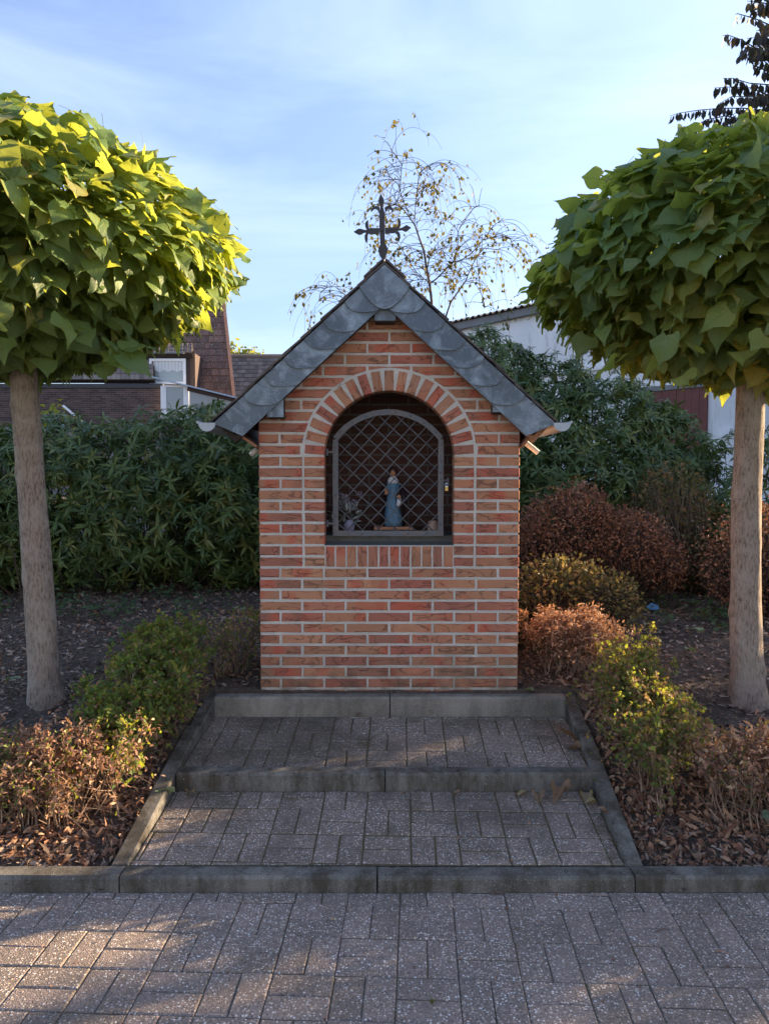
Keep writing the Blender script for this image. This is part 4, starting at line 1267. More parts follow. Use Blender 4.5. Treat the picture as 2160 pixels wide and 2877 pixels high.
for j, off in enumerate((-0.22, 6.3)):
    for i in range(n + 1):
        s = WS0 - 0.1 + i * 0.177 / 6 / wd.length
        q = wp(s, EZ + 0.022 + (off + 0.2) * slope + 0.026 * math.sin(2 * PI * i / 6), off); g.v.append(tuple(q))
k = 2 * (n + 1)
for i in range(n): g.f.append((k + i + 1, k + i, k + n + 1 + i, k + n + 2 + i)); g.f.append((i + 1, i, k + i, k + i + 1))
g.build('corrugated_roof', m_plain('fibre_cement', (0.115, 0.105, 0.10), 0.9, 0, 0.3, 2), HB, smooth=False)
slab_wall(WS0, WS1, EZ - 0.02, EZ + 0.9, 5.7, 6.0, 'rear_wall', 'whitewall')
MAT['redwood'] = m_plain('red_brown_planks', (0.16, 0.055, 0.045), 0.7, 0, 0.3, 6)
dr = empty('door', wp(2.05, 1.0, -0.05)); dr.parent = HB; dr.location = WORLD['door'] - WORLD[HB.name]
for i in range(9):
    s = 1.82 + i * 0.052
    slab_wall(s, s + 0.050, 0.95, 3.18, -0.045 + random.uniform(-.003, .003), -0.003, 'plank', 'redwood', dr)
slab_wall(1.80, 2.31, 3.19, 3.28, -0.07, -0.003, 'lintel', 'eave', dr)
w_ = slab_wall(1.2, 1.62, 2.7, 3.5, -0.04, -0.003, 'window', 'pvc'); slab_wall(1.23, 1.59, 2.76, 3.44, -0.05, -0.041, 'pane', 'glass', w_)
slab_wall(2.37, 2.44, 2.30, 2.44, -0.06, -0.003, 'wall_lamp', 'pvc')

# ------------------------------------------------------------------ house on the left with tiled roofs, dormer and conservatory
HL = empty('brick_house', (-11.0, 30.0, 0.9), 'dark brick house with steep tiled roof, white dormer window and glazed lean-to', 'house')
WY = 27.0
A, B = P(-500, 1080, WY), P(455, 1078, WY)
wallmat = m_plain('grey_mortar', (0.20, 0.18, 0.175), 0.95, 0, 0.2, 3)
MAT['houseb'] = m_rndramp('brown_house_brick', [(0, (0.055, 0.038, 0.036)), (0.5, (0.085, 0.056, 0.05)), (1, (0.13, 0.085, 0.075))], 0.85)
Geo().box(A.x, B.x, WY, WY + 8, 0.8, A.z - 0.06).build('wall', wallmat, HL)
T, S_, k = [], [], 0
z = 3.4; hb = Geo(); r = []
while z < A.z - 0.13:
    x = A.x + (0.125 if k % 2 else 0)
    while x < B.x - 0.01:
        x2 = min(x + 0.24, B.x); hb.box(x, x2, WY - 0.008, WY + 0.002, z, z + 0.062); r += [random.random()] * 8; x = x2 + 0.012
    z += 0.075; k += 1
o = hb.build('wall_bricks', 'houseb', HL, kind='stuff')
at = o.data.attributes.new('rnd', 'FLOAT', 'POINT'); at.data.foreach_set('value', r)
Geo().box(A.x, B.x + 0.05, WY - 0.06, WY + 0.3, A.z - 0.13, A.z + 0.02).build('coping', m_plain('dark_coping', (0.06, 0.06, 0.065), 0.8), HL)


def tile_mesh(w, h, mat):
    """interlocking pan tile: S profile across, thick lower edge"""
    V, F = [], []; prof = [(-.5, .0), (-.36, .0), (-.2, .03), (0, .0), (.15, .0), (.30, .05), (.42, .055), (.5, .01)]
    n = len(prof)
    for (yy, dz) in ((-.5, -.02), (-.5, .028), (.5, .0)):
        for u, q in prof: V.append((u * w, yy * h, q * w * 1.3 + dz))
    for a in range(2):
        for j in range(n - 1): F.append((a * n + j, a * n + j + 1, (a + 1) * n + j + 1, (a + 1) * n + j))
    me = bpy.data.meshes.new('roof_tile'); me.from_pydata(V, [], F); me.materials.append(mat); return me


MAT['tile_red'] = m_tile('red_brown_tile', (0.11, 0.065, 0.05), (0.17, 0.09, 0.065), (0.24, 0.13, 0.09))
MAT['tile_grey'] = m_tile('grey_brown_tile', (0.12, 0.095, 0.08), (0.19, 0.15, 0.125), (0.27, 0.22, 0.18))
_left = [300]


def tiled(name, p00, p10, p01, p11, tw, th, mat, keep=None):
    """quad (bottom left, bottom right, top left, top right) tiled row by row"""
    p00, p10, p01, p11 = map(Vector, (p00, p10, p01, p11))
    root = Geo().add([p00, p10, p11, p01], [(0, 1, 2, 3)]); nr = (p10 - p00).cross(p01 - p00).normalized()
    if nr.y > 0: nr = -nr
    root = Geo().add([p00 - nr * .05, p10 - nr * .05, p11 - nr * .05, p01 - nr * .05, p00 - nr * .2, p10 - nr * .2, p11 - nr * .2, p01 - nr * .2], [(0, 1, 2, 3), (7, 6, 5, 4), (0, 4, 5, 1), (1, 5, 6, 2), (2, 6, 7, 3), (3, 7, 4, 0)]).build(name, 'darkwood', HL)
    me = tile_mesh(tw, th * 1.12, MAT[mat]); H = ((p01 - p00).length + (p11 - p10).length) / 2; rows = int(round(H / th))
    items = []
    for i in range(rows):
        t = (i + .5) / rows; a = p00.lerp(p01, t); b = p10.lerp(p11, t); W = (b - a).length; cols = int(W / tw)
        ax = (b - a).normalized(); ay = ((p01 + p11) / 2 - (p00 + p10) / 2).normalized(); az = ax.cross(ay)
        if az.dot(nr) < 0: az = -az
        for j in range(cols + 1):
            if j == cols and W - cols * tw < tw * 0.4: continue
            c = b - ax * ((j + .5) * tw) + ax * random.uniform(-.006, .006)
            items.append((c, ax, ay, az))
    rest = Geo(); rr = []
    for (c, ax, ay, az) in items:
        vis = keep is None or keep(c)
        if vis and _left[0] > 0:
            _left[0] -= 1
            o = link('roof_tile', me, c, root)
            M = Matrix((ax, ay, az)).transposed(); o.rotation_euler = M.to_euler()
        else:
            rest.add([c + ax * v.co.x + ay * v.co.y + az * v.co.z for v in me.vertices], [tuple(f.vertices) for f in me.polygons]); rr += [random.random()] * len(me.vertices)
    if rest.v:
        o = rest.build('roof_tiles', mat, root, kind='stuff'); at = o.data.attributes.new('rnd', 'FLOAT', 'POINT'); at.data.foreach_set('value', rr)
    return root


def in_view(c):
    d = c.y; u = CU + c.x / d * F_PX; return u > 430


# low mansard strip over the wall, main steep roof, lower roof at the right
tiled('roof', P(-300, 1066, WY + .1), P(432, 1066, WY + .1), P(-300, 975, WY + 1.0), P(432, 975, WY + 1.0), 0.17, 0.26, 'tile_grey', lambda c: False)
tiled('roof', P(300, 1112, WY + 1.8), P(655, 1112, WY + 1.8), P(300, 700, WY + 4.6), P(612, 700, WY + 4.6), 0.175, 0.30, 'tile_red', lambda c: (CU + c.x / c.y * F_PX) > 520)
tiled('roof', P(645, 1135, WY + 4), P(840, 1135, WY + 4), P(645, 1004, WY + 7), P(840, 1004, WY + 7), 0.18, 0.34, 'tile_grey', lambda c: True)
Geo().beam(P(657, 1118, WY + 1.75), P(612, 700, WY + 4.55), 0.12, 0.16).build('verge_board', 'tile_red', HL)
rdg = Geo().tube([P(640, 1001, WY + 7), P(840, 1001, WY + 7)], 0.10, 8).build('ridge', 'tile_grey', HL)
# dormer
a, b = P(395, 1100, WY + .6), P(536, 985, WY + .6)
MAT['plankdark'] = m_plain('dark_brown_cladding', (0.055, 0.038, 0.034), 0.8, 0, 0.25, 12)
dm = Geo().box(a.x, b.x, WY + .62, WY + 4, a.z, b.z).build('dormer', 'plankdark', HL)
for i in range(4):
    x = P(521, 0, WY + .6).x + i * 0.05; Geo().box(x + .004, x + .046, WY + .60, WY + .625, a.z, b.z - .02).build('plank', 'plankdark', dm)
ro = Geo(); p_, q_ = P(388, 993, WY + .35), P(541, 970, WY + 1.6)
ro.box(p_.x, q_.x, WY + .35, WY + 1.7, p_.z, p_.z + .07).build('dormer_eave', 'eave', dm)
tiled('dormer_roof', P(388, 990, WY + .4), P(541, 990, WY + .4), P(395, 966, WY + 1.4), P(541, 966, WY + 1.4), 0.17, 0.2, 'tile_grey', lambda c: False)
a, b = P(420, 1079, WY + .5), P(521, 1007, WY + .5)
wf = Geo()
t = .09
wf.box(a.x, b.x, WY + .52, WY + .60, a.z, a.z + t); wf.box(a.x, b.x, WY + .52, WY + .60, b.z - t, b.z)
wf.box(a.x, a.x + t, WY + .52, WY + .60, a.z + t, b.z - t); wf.box(b.x - t, b.x, WY + .52, WY + .60, a.z + t, b.z - t)
wf = wf.build('window', 'pvc', HL)
Geo().box(a.x + t, b.x - t, WY + .57, WY + .58, a.z + t, b.z - t).build('pane', 'glass', wf)
cu_ = Geo(); zt = b.z - t
for i in range(22):
    x = a.x + t + (b.x - a.x - 2 * t) * i / 22; cu_.box(x, x + .03, WY + .560, WY + .567, zt - .36 + .03 * math.sin(i), zt)
cu_.build('lace_curtain', 'pvc', wf)
# conservatory
cons = empty('conservatory', P(560, 1150, WY - .5)); WORLD['conservatory'] = P(560, 1150, WY - .5); cons.parent = HL; cons.location = WORLD['conservatory'] - WORLD[HL.name]
y = WY - .5
def fr(u0, v0, u1, v1, dy=0.0, name='frame', mat='pvc', th=0.08):
    p, q = P(u0, v1, y + dy), P(u1, v0, y + dy); return Geo().box(p.x, q.x, y + dy, y + dy + th, p.z, q.z).build(name, mat, cons)
q0, q1 = P(453, 1189, y), P(700, 1189, y); Geo().box(q0.x, q1.x, y + .02, y + .3, .85, q0.z).build('plinth_wall', 'plankdark', cons)
q0, q1 = P(300, 1100, WY + 4.3), P(840, 1130, WY + 4.3); Geo().box(q0.x, q1.x, WY + 4.3, WY + 4.6, .85, q1.z).build('garden_wall', 'plankdark', HL)
fr(453, 1084, 461, 1190); fr(463, 1086, 467, 1190); fr(517, 1086, 522, 1190); fr(524, 1082, 530, 1190); fr(461, 1082, 524, 1087, -.01)
fr(467, 1088, 517, 1190, .03, 'pane', 'glass', .02)
p = [P(532, 1092, y + .03), P(700, 1132, y + .03), P(700, 1190, y + .03), P(532, 1190, y + .03)]
Geo().prism([(q.x, q.z) for q in p], y + .03, y + .05).build('pane', 'glass', cons)
Geo().beam(P(612, 1118, y), P(612, 1180, y), .03, .05, (0, 1, 0)).build('frame', 'plankdark', cons)
Geo().beam(P(528, 1090, y), P(700, 1131, y), .08, .20).build('shade_beam', 'plankdark', cons)
Geo().beam(P(430, 1060, y - .05), P(690, 1124, y - .05), .30, .045).build('roof_edge', 'zinc', cons)
Geo().tube([P(178, 1140, WY - .15), P(238, 1190, WY - .15)], .045, 8).build('awning_rod', 'pvc', HL)

# ------------------------------------------------------------------ house front added behind the viewer to bounce fill light on the shrine
OPP = empty('added_fill_house', (0, -15.0, 0), 'added pale grey house front across the street, unseen, bouncing fill light onto the shrine', 'house')
MAT['fill_render'] = m_plain('fill_bounce_render', (0.48, 0.58, 0.68), 0.9, 0, 0.08, 2)  # bluish tone set to neutralise the warm light it bounces
g = Geo(); wx = [-20 + 4 * i for i in range(11)]
for i, x in enumerate(wx):
    x1 = x + 4
    g.box(x, x + 1.3, -22, -15, 0, 6); g.box(x + 2.7, x1, -22, -15, 0, 6)
    for z0_, z1_ in ((0, .9), (2.3, 3.6), (5.0, 6)): g.box(x + 1.3, x + 2.7, -22, -15, z0_, z1_)
    for z0_ in (.9, 3.6):
        w_ = Geo().box(x + 1.3, x + 2.7, -15.16, -15.10, z0_, z0_ + .07).box(x + 1.3, x + 2.7, -15.16, -15.10, z0_ + 1.33, z0_ + 1.4).box(x + 1.3, x + 1.37, -15.16, -15.10, z0_ + .07, z0_ + 1.33).box(x + 2.63, x + 2.7, -15.16, -15.10, z0_ + .07, z0_ + 1.33).box(x + 1.96, x + 2.04, -15.16, -15.10, z0_ + .07, z0_ + 1.33).build('window', 'pvc', OPP)
        Geo().box(x + 1.37, x + 2.63, -15.20, -15.18, z0_ + .07, z0_ + 1.33).build('pane', 'glass', w_)
g.build('wall', 'fill_render', OPP)
Geo().prism([(-20.4, 5.9), (24.4, 5.9), (24.4, 6.05), (-20.4, 6.05)], -22.4, -14.6).build('eave', 'eave', OPP)
Geo().add([(-20.4, -14.6, 6.05), (24.4, -14.6, 6.05), (24.4, -18.5, 9.2), (-20.4, -18.5, 9.2), (-20.4, -22.4, 6.05), (24.4, -22.4, 6.05)], [(0, 1, 2, 3), (3, 2, 5, 4), (0, 3, 4), (1, 5, 2)]).build('roof', 'tile_red', OPP)

# ------------------------------------------------------------------ catalpa trees
CLEAF = [catalpa_leaf(i) for i in range(12)]
CMESH = [proto_mesh('leaf', p, MAT['catalpa']) for p in CLEAF]


def in_frame(T, pad=0.03):
    c, s = math.cos(PITCH), math.sin(PITCH)
    z = T[:, 2] - CAMZ; dep = T[:, 1] * c - z * s; up = T[:, 1] * s + z * c
    u = CU + T[:, 0] / dep * F_PX; v = CV - up / dep * F_PX
    return (u > -2160 * pad) & (u < 2160 * (1 + pad)) & (v > -90) & (v < 2960)


def trunk_geo(pts, rads, n=26, seed=0, rough=0.04):
    g = Geo(); P_ = [Vector(p) for p in pts]; m = 90; tot = len(P_) - 1
    rk = random.Random(seed * 7 + 1); knots = [(rk.uniform(0, 2 * PI), rk.uniform(.5, 2.1), rk.uniform(.08, .16)) for _ in range(13)]
    for i in range(m + 1):
        t = i / m * tot; k = min(int(t), tot - 1); f = t - k
        p = P_[k].lerp(P_[k + 1], f); r = rads[k] * (1 - f) + rads[k + 1] * f
        for j in range(n):
            a = 2 * PI * j / n
            d = 1 + rough * mnoise.noise(Vector((math.cos(a) * 2.5, math.sin(a) * 2.5, p.z * 2.5 + seed))) * 2 + 0.02 * mnoise.noise(Vector((a * 9, p.z * 22, seed)))
            for (ka, kz, kh) in knots:
                q = ((math.cos(a) - math.cos(ka)) ** 2 + (math.sin(a) - math.sin(ka)) ** 2) / .10 + ((p.z - kz) / .035) ** 2
                if q < 6: d += kh * math.exp(-q)
            if p.z < .55: d += .10 * (0.55 - p.z) / .2 * max(0, math.sin(5 * a + seed))
            g.v.append((p.x + r * d * math.cos(a), p.y + r * d * math.sin(a), p.z))
    for i in range(m):
        for j in range(n): g.f.append((i * n + j, i * n + (j + 1) % n, (i + 1) * n + (j + 1) % n, (i + 1) * n + j))
    return g


def catalpa(label, base, tpts, rads, C, rx, rup, rdn, seed, count, skirt):
    root = empty('catalpa_tree', base, label, 'tree')
    trunk_geo(tpts, rads, seed=seed).build('trunk', 'bark', root, smooth=True)
    top = Vector(tpts[-1]); C = Vector(C)
    rnd = random.Random(seed); seg = []
    for i in range(13):
        a = 2 * PI * i / 13 + rnd.uniform(-.2, .2); e = rnd.uniform(-.05, 1.2)
        end = C + Vector((rx * .85 * math.cos(a) * math.cos(e), rx * .85 * math.sin(a) * math.cos(e), rup * .72 * math.sin(e) - .05))
        mid = top.lerp(end, .5) + Vector((0, 0, .12)); r0 = .035
        Geo().tube([top - Vector((0, 0, .06)), top.lerp(mid, .5) + Vector((0, 0, .05)), mid, mid.lerp(end, .6), end], [r0, r0 * .75, r0 * .55, r0 * .35, r0 * .15], 7).build('limb', 'bark', root, smooth=True)
        for q in range(5):
            s0 = top.lerp(mid, .6).lerp(end, q / 6); d = (end - top).normalized() + Vector((rnd.gauss(0, .6), rnd.gauss(0, .6), rnd.gauss(0, .4)))
            seg.append((s0, s0 + d * .14, .008, .004))
    sticks('twigs', seg, MAT['bark'], root)
    # leaves in layered shells
    Ts, Ns, lay = [], [], []
    rg = np.random.default_rng(seed)
    for (f, n) in ((1.0, count), (0.86, int(count * .6)), (0.68, int(count * .38)), (0.45, int(count * .15))):
        d = nrm(rg.normal(0, 1, (n, 3))); up = d[:, 2] > 0
        lump = np.array([1 + .09 * mnoise.noise(Vector((q * 2.3).tolist()) + Vector((seed, 0, 0))) + .03 * rg.normal() for q in d])
        k = np.where(up, rup, rdn)
        # a dome: flat-bottomed, widest low
        q = d.copy(); q[:, :2] *= rx * np.where(up, 1.0, 1.0 - 0.32 * d[:, 2] ** 2)[:, None]; q[:, 2] *= k
        Ts.append(np.array(C) + q * (f * lump)[:, None]); nn = nrm(q / np.array([rx * rx, rx * rx, 1]) * 1.0 + 0)
        nn = nrm(np.stack([d[:, 0] / rx, d[:, 1] / rx, d[:, 2] / k], 1)); Ns.append(nn); lay.append(np.full(n, f))
    T, N, lay = np.concatenate(Ts), np.concatenate(Ns), np.concatenate(lay)
    for _ in range(9):        # sprays hanging below the rim on the viewer's side
        a = rg.uniform(-2.9, -.25); b = np.array(C) + np.array([rx * .78 * math.cos(a), rx * .78 * math.sin(a), -rdn * .72]); m_ = rg.integers(5, 11)
        T = np.concatenate([T, b + rg.normal(0, 1, (m_, 3)) * np.array([.13, .10, .10]) - np.array([0, 0, .10])]); N = np.concatenate([N, nrm(np.tile([math.cos(a), math.sin(a), .1], (m_, 1)) + rg.normal(0, .3, (m_, 3)))]); lay = np.concatenate([lay, np.ones(m_)])
    hor = N.copy(); hor[:, 2] = 0; hor = nrm(hor + rg.normal(0, .05, hor.shape) * np.array([1, 1, 0]))
    down = np.clip(.42 - .62 * N[:, 2], -.15, 1.1)
    tip = hor + np.stack([np.zeros(len(T)), np.zeros(len(T)), -down], 1) + rg.normal(0, .38, T.shape)
    spike = rg.random(len(T)) < .10
    tip[spike & (N[:, 2] > .3), 2] += .9
    nrmv = nrm(N + np.array([0, 0, 1.0])) + rg.normal(0, .34, T.shape)
    Rm = frames(tip, nrmv); S = rg.uniform(.075, .155, len(T)); S = np.where(rg.random(len(T)) < .15, S * .6, S)
    T = T - Rm[:, :, 1] * S[:, None] * .5
    camv = nrm(np.array([0, 0, CAMZ]) - T)
    score = (N * camv).sum(1) + (lay - 1) * 3 - .12 * np.linalg.norm(T - np.array([0, 0, CAMZ]), axis=1)
    score[~in_frame(T)] -= 50
    order = np.argsort(-score); a, b = order[:300], order[300:]
    leaf_objects('leaf', CMESH, Rm[a], T[a], S[a], root)
    scatter('foliage', CLEAF, Rm[b], T[b], S[b], MAT['catalpa'], root)
    if skirt:
        pass
    return root


catalpa('left catalpa standing beside the dark hedge, clipped round crown yellow on top', (-1.90, 4.15, 0.33),
        [(-1.885, 4.15, 0.28), (-1.905, 4.15, 0.48), (-1.925, 4.15, 0.9), (-1.955, 4.15, 1.5), (-1.985, 4.15, 2.1), (-2.0, 4.15, 2.5)], [.108, .083, .078, .073, .071, .074],
        (-2.06, 4.15, 2.80), 1.16, 0.65, 0.60, 3, 2700, 0)
catalpa('right catalpa with straight trunk beside the dead reddish shrubs, clipped round shady crown', (2.03, 4.15, 0.33),
        [(2.05, 4.15, 0.26), (2.035, 4.15, 0.50), (2.015, 4.15, 0.9), (2.01, 4.15, 1.5), (2.02, 4.15, 2.1), (2.03, 4.15, 2.5)], [.115, .087, .080, .074, .073, .076],
        (2.09, 4.15, 2.74), 1.20, 0.64, 0.62, 9, 2700, 0)

# ------------------------------------------------------------------ bushes
WH = [whorl(i) for i in range(8)]
WHM = [proto_mesh('leaf_whorl', p, MAT['rhodo']) for p in WH]


def blob_shell(blobs, n, rg, layers=((1.0, .42), (.88, .26), (.72, .2), (.5, .12)), front=True):
    """points and outward normals on the union of ellipsoids (cx,cy,cz,rx,ry,rz)"""
    B_ = np.array(blobs, float); area = B_[:, 3] * B_[:, 5] + B_[:, 3] * B_[:, 4] + B_[:, 4] * B_[:, 5]; pr = area / area.sum()
    Ts, Ns = [], []
    for f, fr_ in layers:
        m = int(n * fr_ * 2.2); k = rg.choice(len(B_), m, p=pr); d = nrm(rg.normal(0, 1, (m, 3)))
        lump = np.array([1 + .13 * mnoise.noise(Vector((q * 2.7).tolist()) + Vector((float(j) * 3.1, 0, 0))) for q, j in zip(d, k)]) * f + .05 * rg.normal(size=m)
        T = B_[k, :3] + d * B_[k, 3:] * lump[:, None]; N = nrm(d / B_[k, 3:])
        ok = np.ones(m, bool)
        for b in B_:
            q = ((T - b[:3]) / b[3:]); ok &= ~((q ** 2).sum(1) < (f * .86) ** 2)
        ok &= ~((N[:, 1] > .35) & (rg.random(m) < .3))
        gz = np.array([bed_z(x, yy) for x, yy in T[:, :2]]); ok &= T[:, 2] > gz + .02
        T, N = T[ok][:int(n * fr_)], N[ok][:int(n * fr_)]
        Ts.append(T); Ns.append(N)
    return np.concatenate(Ts), np.concatenate(Ns)


def rhododendron(label, base, blobs, n, seed, size=(.065, .125), group=None):
    root = empty('rhododendron', base, label, 'shrub'); rg = np.random.default_rng(seed)
    T, N = blob_shell(blobs, n, rg)
    hole = np.array([mnoise.noise(Vector((q * 3.2).tolist())) for q in T]) + rg.normal(0, .12, len(T)); ok = hole > -.22; T, N = T[ok], N[ok]
    ax = nrm(N + np.array([0, -.15, .55]) + rg.normal(0, .5, T.shape))
    a = rg.uniform(0, 2 * PI, len(T)); ref = nrm(np.stack([np.cos(a), np.sin(a), np.zeros(len(T))], 1) + rg.normal(0, .1, T.shape))
    x = nrm(np.cross(ref, ax)); y_ = np.cross(ax, x); Rm = np.stack([x, y_, ax], -1)
    S = rg.uniform(*size, len(T))
    score = N[:, 2] * .3 - N[:, 1] - .5 * T[:, 1]; score[~in_frame(T)] -= 50
    score[(np.abs(T[:, 0]) < .8) & (T[:, 2] < 2.3)] -= 20
    score += rg.normal(0, .25, len(T)); o_ = np.argsort(-score); k, b = o_[:260], o_[260:]
    leaf_objects('leaf_whorl', WHM, Rm[k], T[k], S[k], root)
    scatter('foliage', WH, Rm[b], T[b], S[b], MAT['rhodo'], root)
    seg = []
    for q in rg.choice(len(T), min(240, len(T)), replace=False):
        tip = Vector(T[q].tolist()); bx = Vector((tip.x * .7 + base[0] * .3 + random.gauss(0, .1), tip.y + random.uniform(.1, .5), bed_z(tip.x, tip.y)))
        mid = bx.lerp(tip, .55) + rv(.08); seg += [(bx, mid, .012, .007), (mid, tip, .007, .003)]
    sticks('branches', seg, MAT['darktwig'], root)
    return root


lb = []
for i, x in enumerate(np.arange(-5.2, 0.6, 0.45)):
    yc = 7.15 + 0.10 * (x + 1) + .08 * math.sin(i * 2.1)
    zt = 2.17 if x > -2.3 else (2.07 if x > -3.0 else 1.97)
    if x < -3.3: zt = 1.95
    zt += .05 * math.sin(i * 1.7)
    zg = bed_z(x, yc)
    lb.append((x, yc, (zt + zg) / 2 + .1, .5, .62, (zt - zg) / 2 - .02)); lb.append((x + .2, yc - .12, zg + .55, .45, .55, .55))
for x in np.arange(-2.0, .6, .4): lb.append((x, 8.1, 1.35, .45, .45, .7))
rhododendron('long evergreen rhododendron hedge filling the left side behind the shrine', (-2.2, 7.1, 0.6), lb, 13500, 21)
rb = [(1.35, 8.2, 1.9, .75, .6, .95), (2.2, 8.0, 1.75, .8, .65, .85), (1.05, 7.4, 1.2, .7, .5, .75), (1.75, 7.3, 1.45, .62, .5, .62), (2.35, 7.5, 1.35, .6, .5, .65), (1.15, 8.3, 2.62, .5, .45, .62), (1.8, 8.2, 2.3, .55, .5, .62), (2.45, 8.2, 2.1, .55, .5, .62), (3.1, 8.3, 1.8, .5, .45, .6), (2.9, 8.0, 1.45, .62, .5, .8), (3.3, 8.1, 1.1, .45, .4, .5), (1.0, 8.2, 2.25, .5, .45, .6), (0.55, 7.6, 1.3, .6, .5, .8)]
rhododendron('tall evergreen rhododendron to the right of the shrine in front of the white wall', (1.5, 7.8, 0.7), rb, 6800, 33)
rhododendron('low dark evergreen bush at the far right edge behind the catalpa trunk', (3.6, 7.4, 0.7), [(3.55, 7.3, 1.25, .75, .55, .75), (4.4, 7.2, 1.45, .8, .6, .95), (3.3, 6.8, .9, .5, .4, .45)], 1500, 35)


def tuft_segs(base, n, h, spread, r0=.006, seg=6, br=.5, rnd=random):
    out, tips = [], []
    for _ in range(n):
        d = Vector((rnd.gauss(0, spread), rnd.gauss(0, spread), 1)).normalized(); p = Vector(base) + Vector((rnd.gauss(0, .02), rnd.gauss(0, .02), 0)); r = r0 * rnd.uniform(.6, 1.2); L = h * rnd.uniform(.75, 1.1) / seg
        stack = [(p, d, r, seg)]
        while stack:
            p, d, r, k = stack.pop()
            while k > 0:
                d = (d + rv(.18) + Vector((0, 0, .05))).normalized(); q = p + d * L; out.append((p, q, r, r * .82))
                if k < seg and rnd.random() < br: stack.append((q, (d + rv(.55)).normalized(), r * .6, k - 1))
                p = q; r *= .82; k -= 1
            tips.append(p)
    return out, tips


SMALL = [oval_leaf(i + 70, .33, .25, 2) for i in range(5)]
CURLED = [oval_leaf(i + 90, .28, 1.1, 3) for i in range(5)]
def lm(name, pts, trans=.3, t=(.5, .5, .04)): MAT[name] = m_rndramp(name, pts, .7, trans, t)
lm('hedge_green', [(0, (.06, .11, .035)), (.5, (.11, .17, .045)), (.8, (.18, .22, .05)), (1, (.32, .20, .07))], .4, (.6, .65, .04))
lm('hedge_dry', [(0, (.14, .07, .05)), (.4, (.28, .15, .10)), (.8, (.40, .25, .16)), (1, (.50, .36, .24))], .25, (.6, .3, .12))
lm('hedge_mixed', [(0, (.05, .085, .03)), (.35, (.10, .13, .04)), (.5, (.20, .10, .06)), (.8, (.29, .15, .10)), (1, (.36, .23, .15))], .3, (.55, .4, .08))
lm('azalea_dead', [(0, (.11, .055, .042)), (.5, (.25, .12, .075)), (.85, (.37, .19, .115)), (1, (.50, .28, .18))], .2, (.5, .2, .08))
lm('bronze_green', [(0, (.06, .075, .032)), (.5, (.12, .12, .05)), (.8, (.18, .15, .07)), (1, (.30, .17, .09))], .25, (.4, .3, .08))


def low_hedge(label, path_pts, h, w, mats, seed, stems=30, dens=3200, leaf=(.012, .022), dry=.3, name='low_hedge', cat='hedge', holes=0.0, hang=None):
    rg = np.random.default_rng(seed); rnd = random.Random(seed)
    pp = [Vector((*p, 0)) for p in path_pts]; Ls = [(b - a).length for a, b in zip(pp, pp[1:])]; tot = sum(Ls)
    def at(t):
        d = t * tot
        for a, b, L in zip(pp, pp[1:], Ls):
            if d <= L: return a.lerp(b, d / L), (b - a).normalized()
            d -= L
        return pp[-1], (pp[-1] - pp[-2]).normalized()
    c, _ = at(.5); root = empty(name, (c.x, c.y, bed_z(c.x, c.y)), label, cat)
    seg, tips = [], []
    for i in range(stems):
        p, d = at((i + rnd.random()) / stems); o = Vector((-d.y, d.x, 0)) * rnd.uniform(-.28, .28) * w; q = p + o; q.z = bed_z(q.x, q.y) - .02
        s, t = tuft_segs(q, 3, h * 1.0, .20, .0055, 7, .55, rnd); seg += s; tips += t
    def limit(v):   # clip the crown to the clipped hedge form
        return v
    keep = []
    for s in seg:
        gz = bed_z(s[1].x, s[1].y)
        if s[1].z < gz + h * (1.0 + .10 * mnoise.noise(Vector((s[1].x * 4, s[1].y * 4, 0)))): keep.append(s)
    keep = keep[:14000]
    sticks('twigs', keep, MAT['twig'], root)
    # leaves at twig ends
    pts = np.array([list(s[1]) for s in keep]); gz = np.array([bed_z(x, yy) for x, yy in pts[:, :2]]); rel = (pts[:, 2] - gz) / h
    wgt = np.clip(rel - dry, 0.02, 1) ** 1.2; wgt /= wgt.sum()
    for (mat, share, shp, sz) in mats:
        n = int(dens * share); ix = rg.choice(len(pts), n, p=wgt)
        T = pts[ix] + rg.normal(0, .012, (n, 3)); patch = np.array([mnoise.noise(Vector((q * 5).tolist()) + Vector((len(mat), 0, 0))) for q in T]); ok = patch > (-.32 if len(mats) > 1 else -2) + rg.normal(0, .12, n)
        T = T[ok]; n = len(T)
        D = rg.normal(0, 1, (n, 3)) + np.array([0, 0, .4]); scatter('foliage', shp, frames(D, rg.normal(0, .7, (n, 3)) + np.array([0, -.3, .8])), T, rg.uniform(*sz, n), MAT[mat], root)
    return root


low_hedge('leafy green low hedge along the left kerb of the paved steps', [(-1.24, 3.45), (-1.20, 4.28)], .43, .22, [('hedge_green', .7, SMALL, (.018, .034)), ('hedge_mixed', .3, SMALL, (.012, .024))], 5, 40, 20000, dry=.12)
low_hedge('dried out bare brown low hedge at the left kerb near the street', [(-2.75, 3.22), (-1.45, 3.20), (-1.27, 3.36)], .45, .28, [('hedge_dry', .8, CURLED, (.010, .022)), ('hedge_green', .2, SMALL, (.014, .026))], 6, 60, 22000, dry=.08)
low_hedge('small bush of bare upright stems beside the left wall of the shrine', [(-1.08, 4.52), (-.86, 4.56)], .42, .22, [('hedge_green', .5, SMALL, (.015, .026)), ('hedge_dry', .5, CURLED, (.012, .02))], 7, 9, 1500, dry=.72, name='bush', cat='bush')
low_hedge('low hedge of brown and fresh green leaves along the right kerb of the paved steps', [(1.33, 4.15), (1.28, 3.6), (1.25, 3.30)], .41, .18, [('hedge_mixed', .6, SMALL, (.013, .026)), ('hedge_green', .4, SMALL, (.016, .032))], 8, 32, 11500, dry=.10)
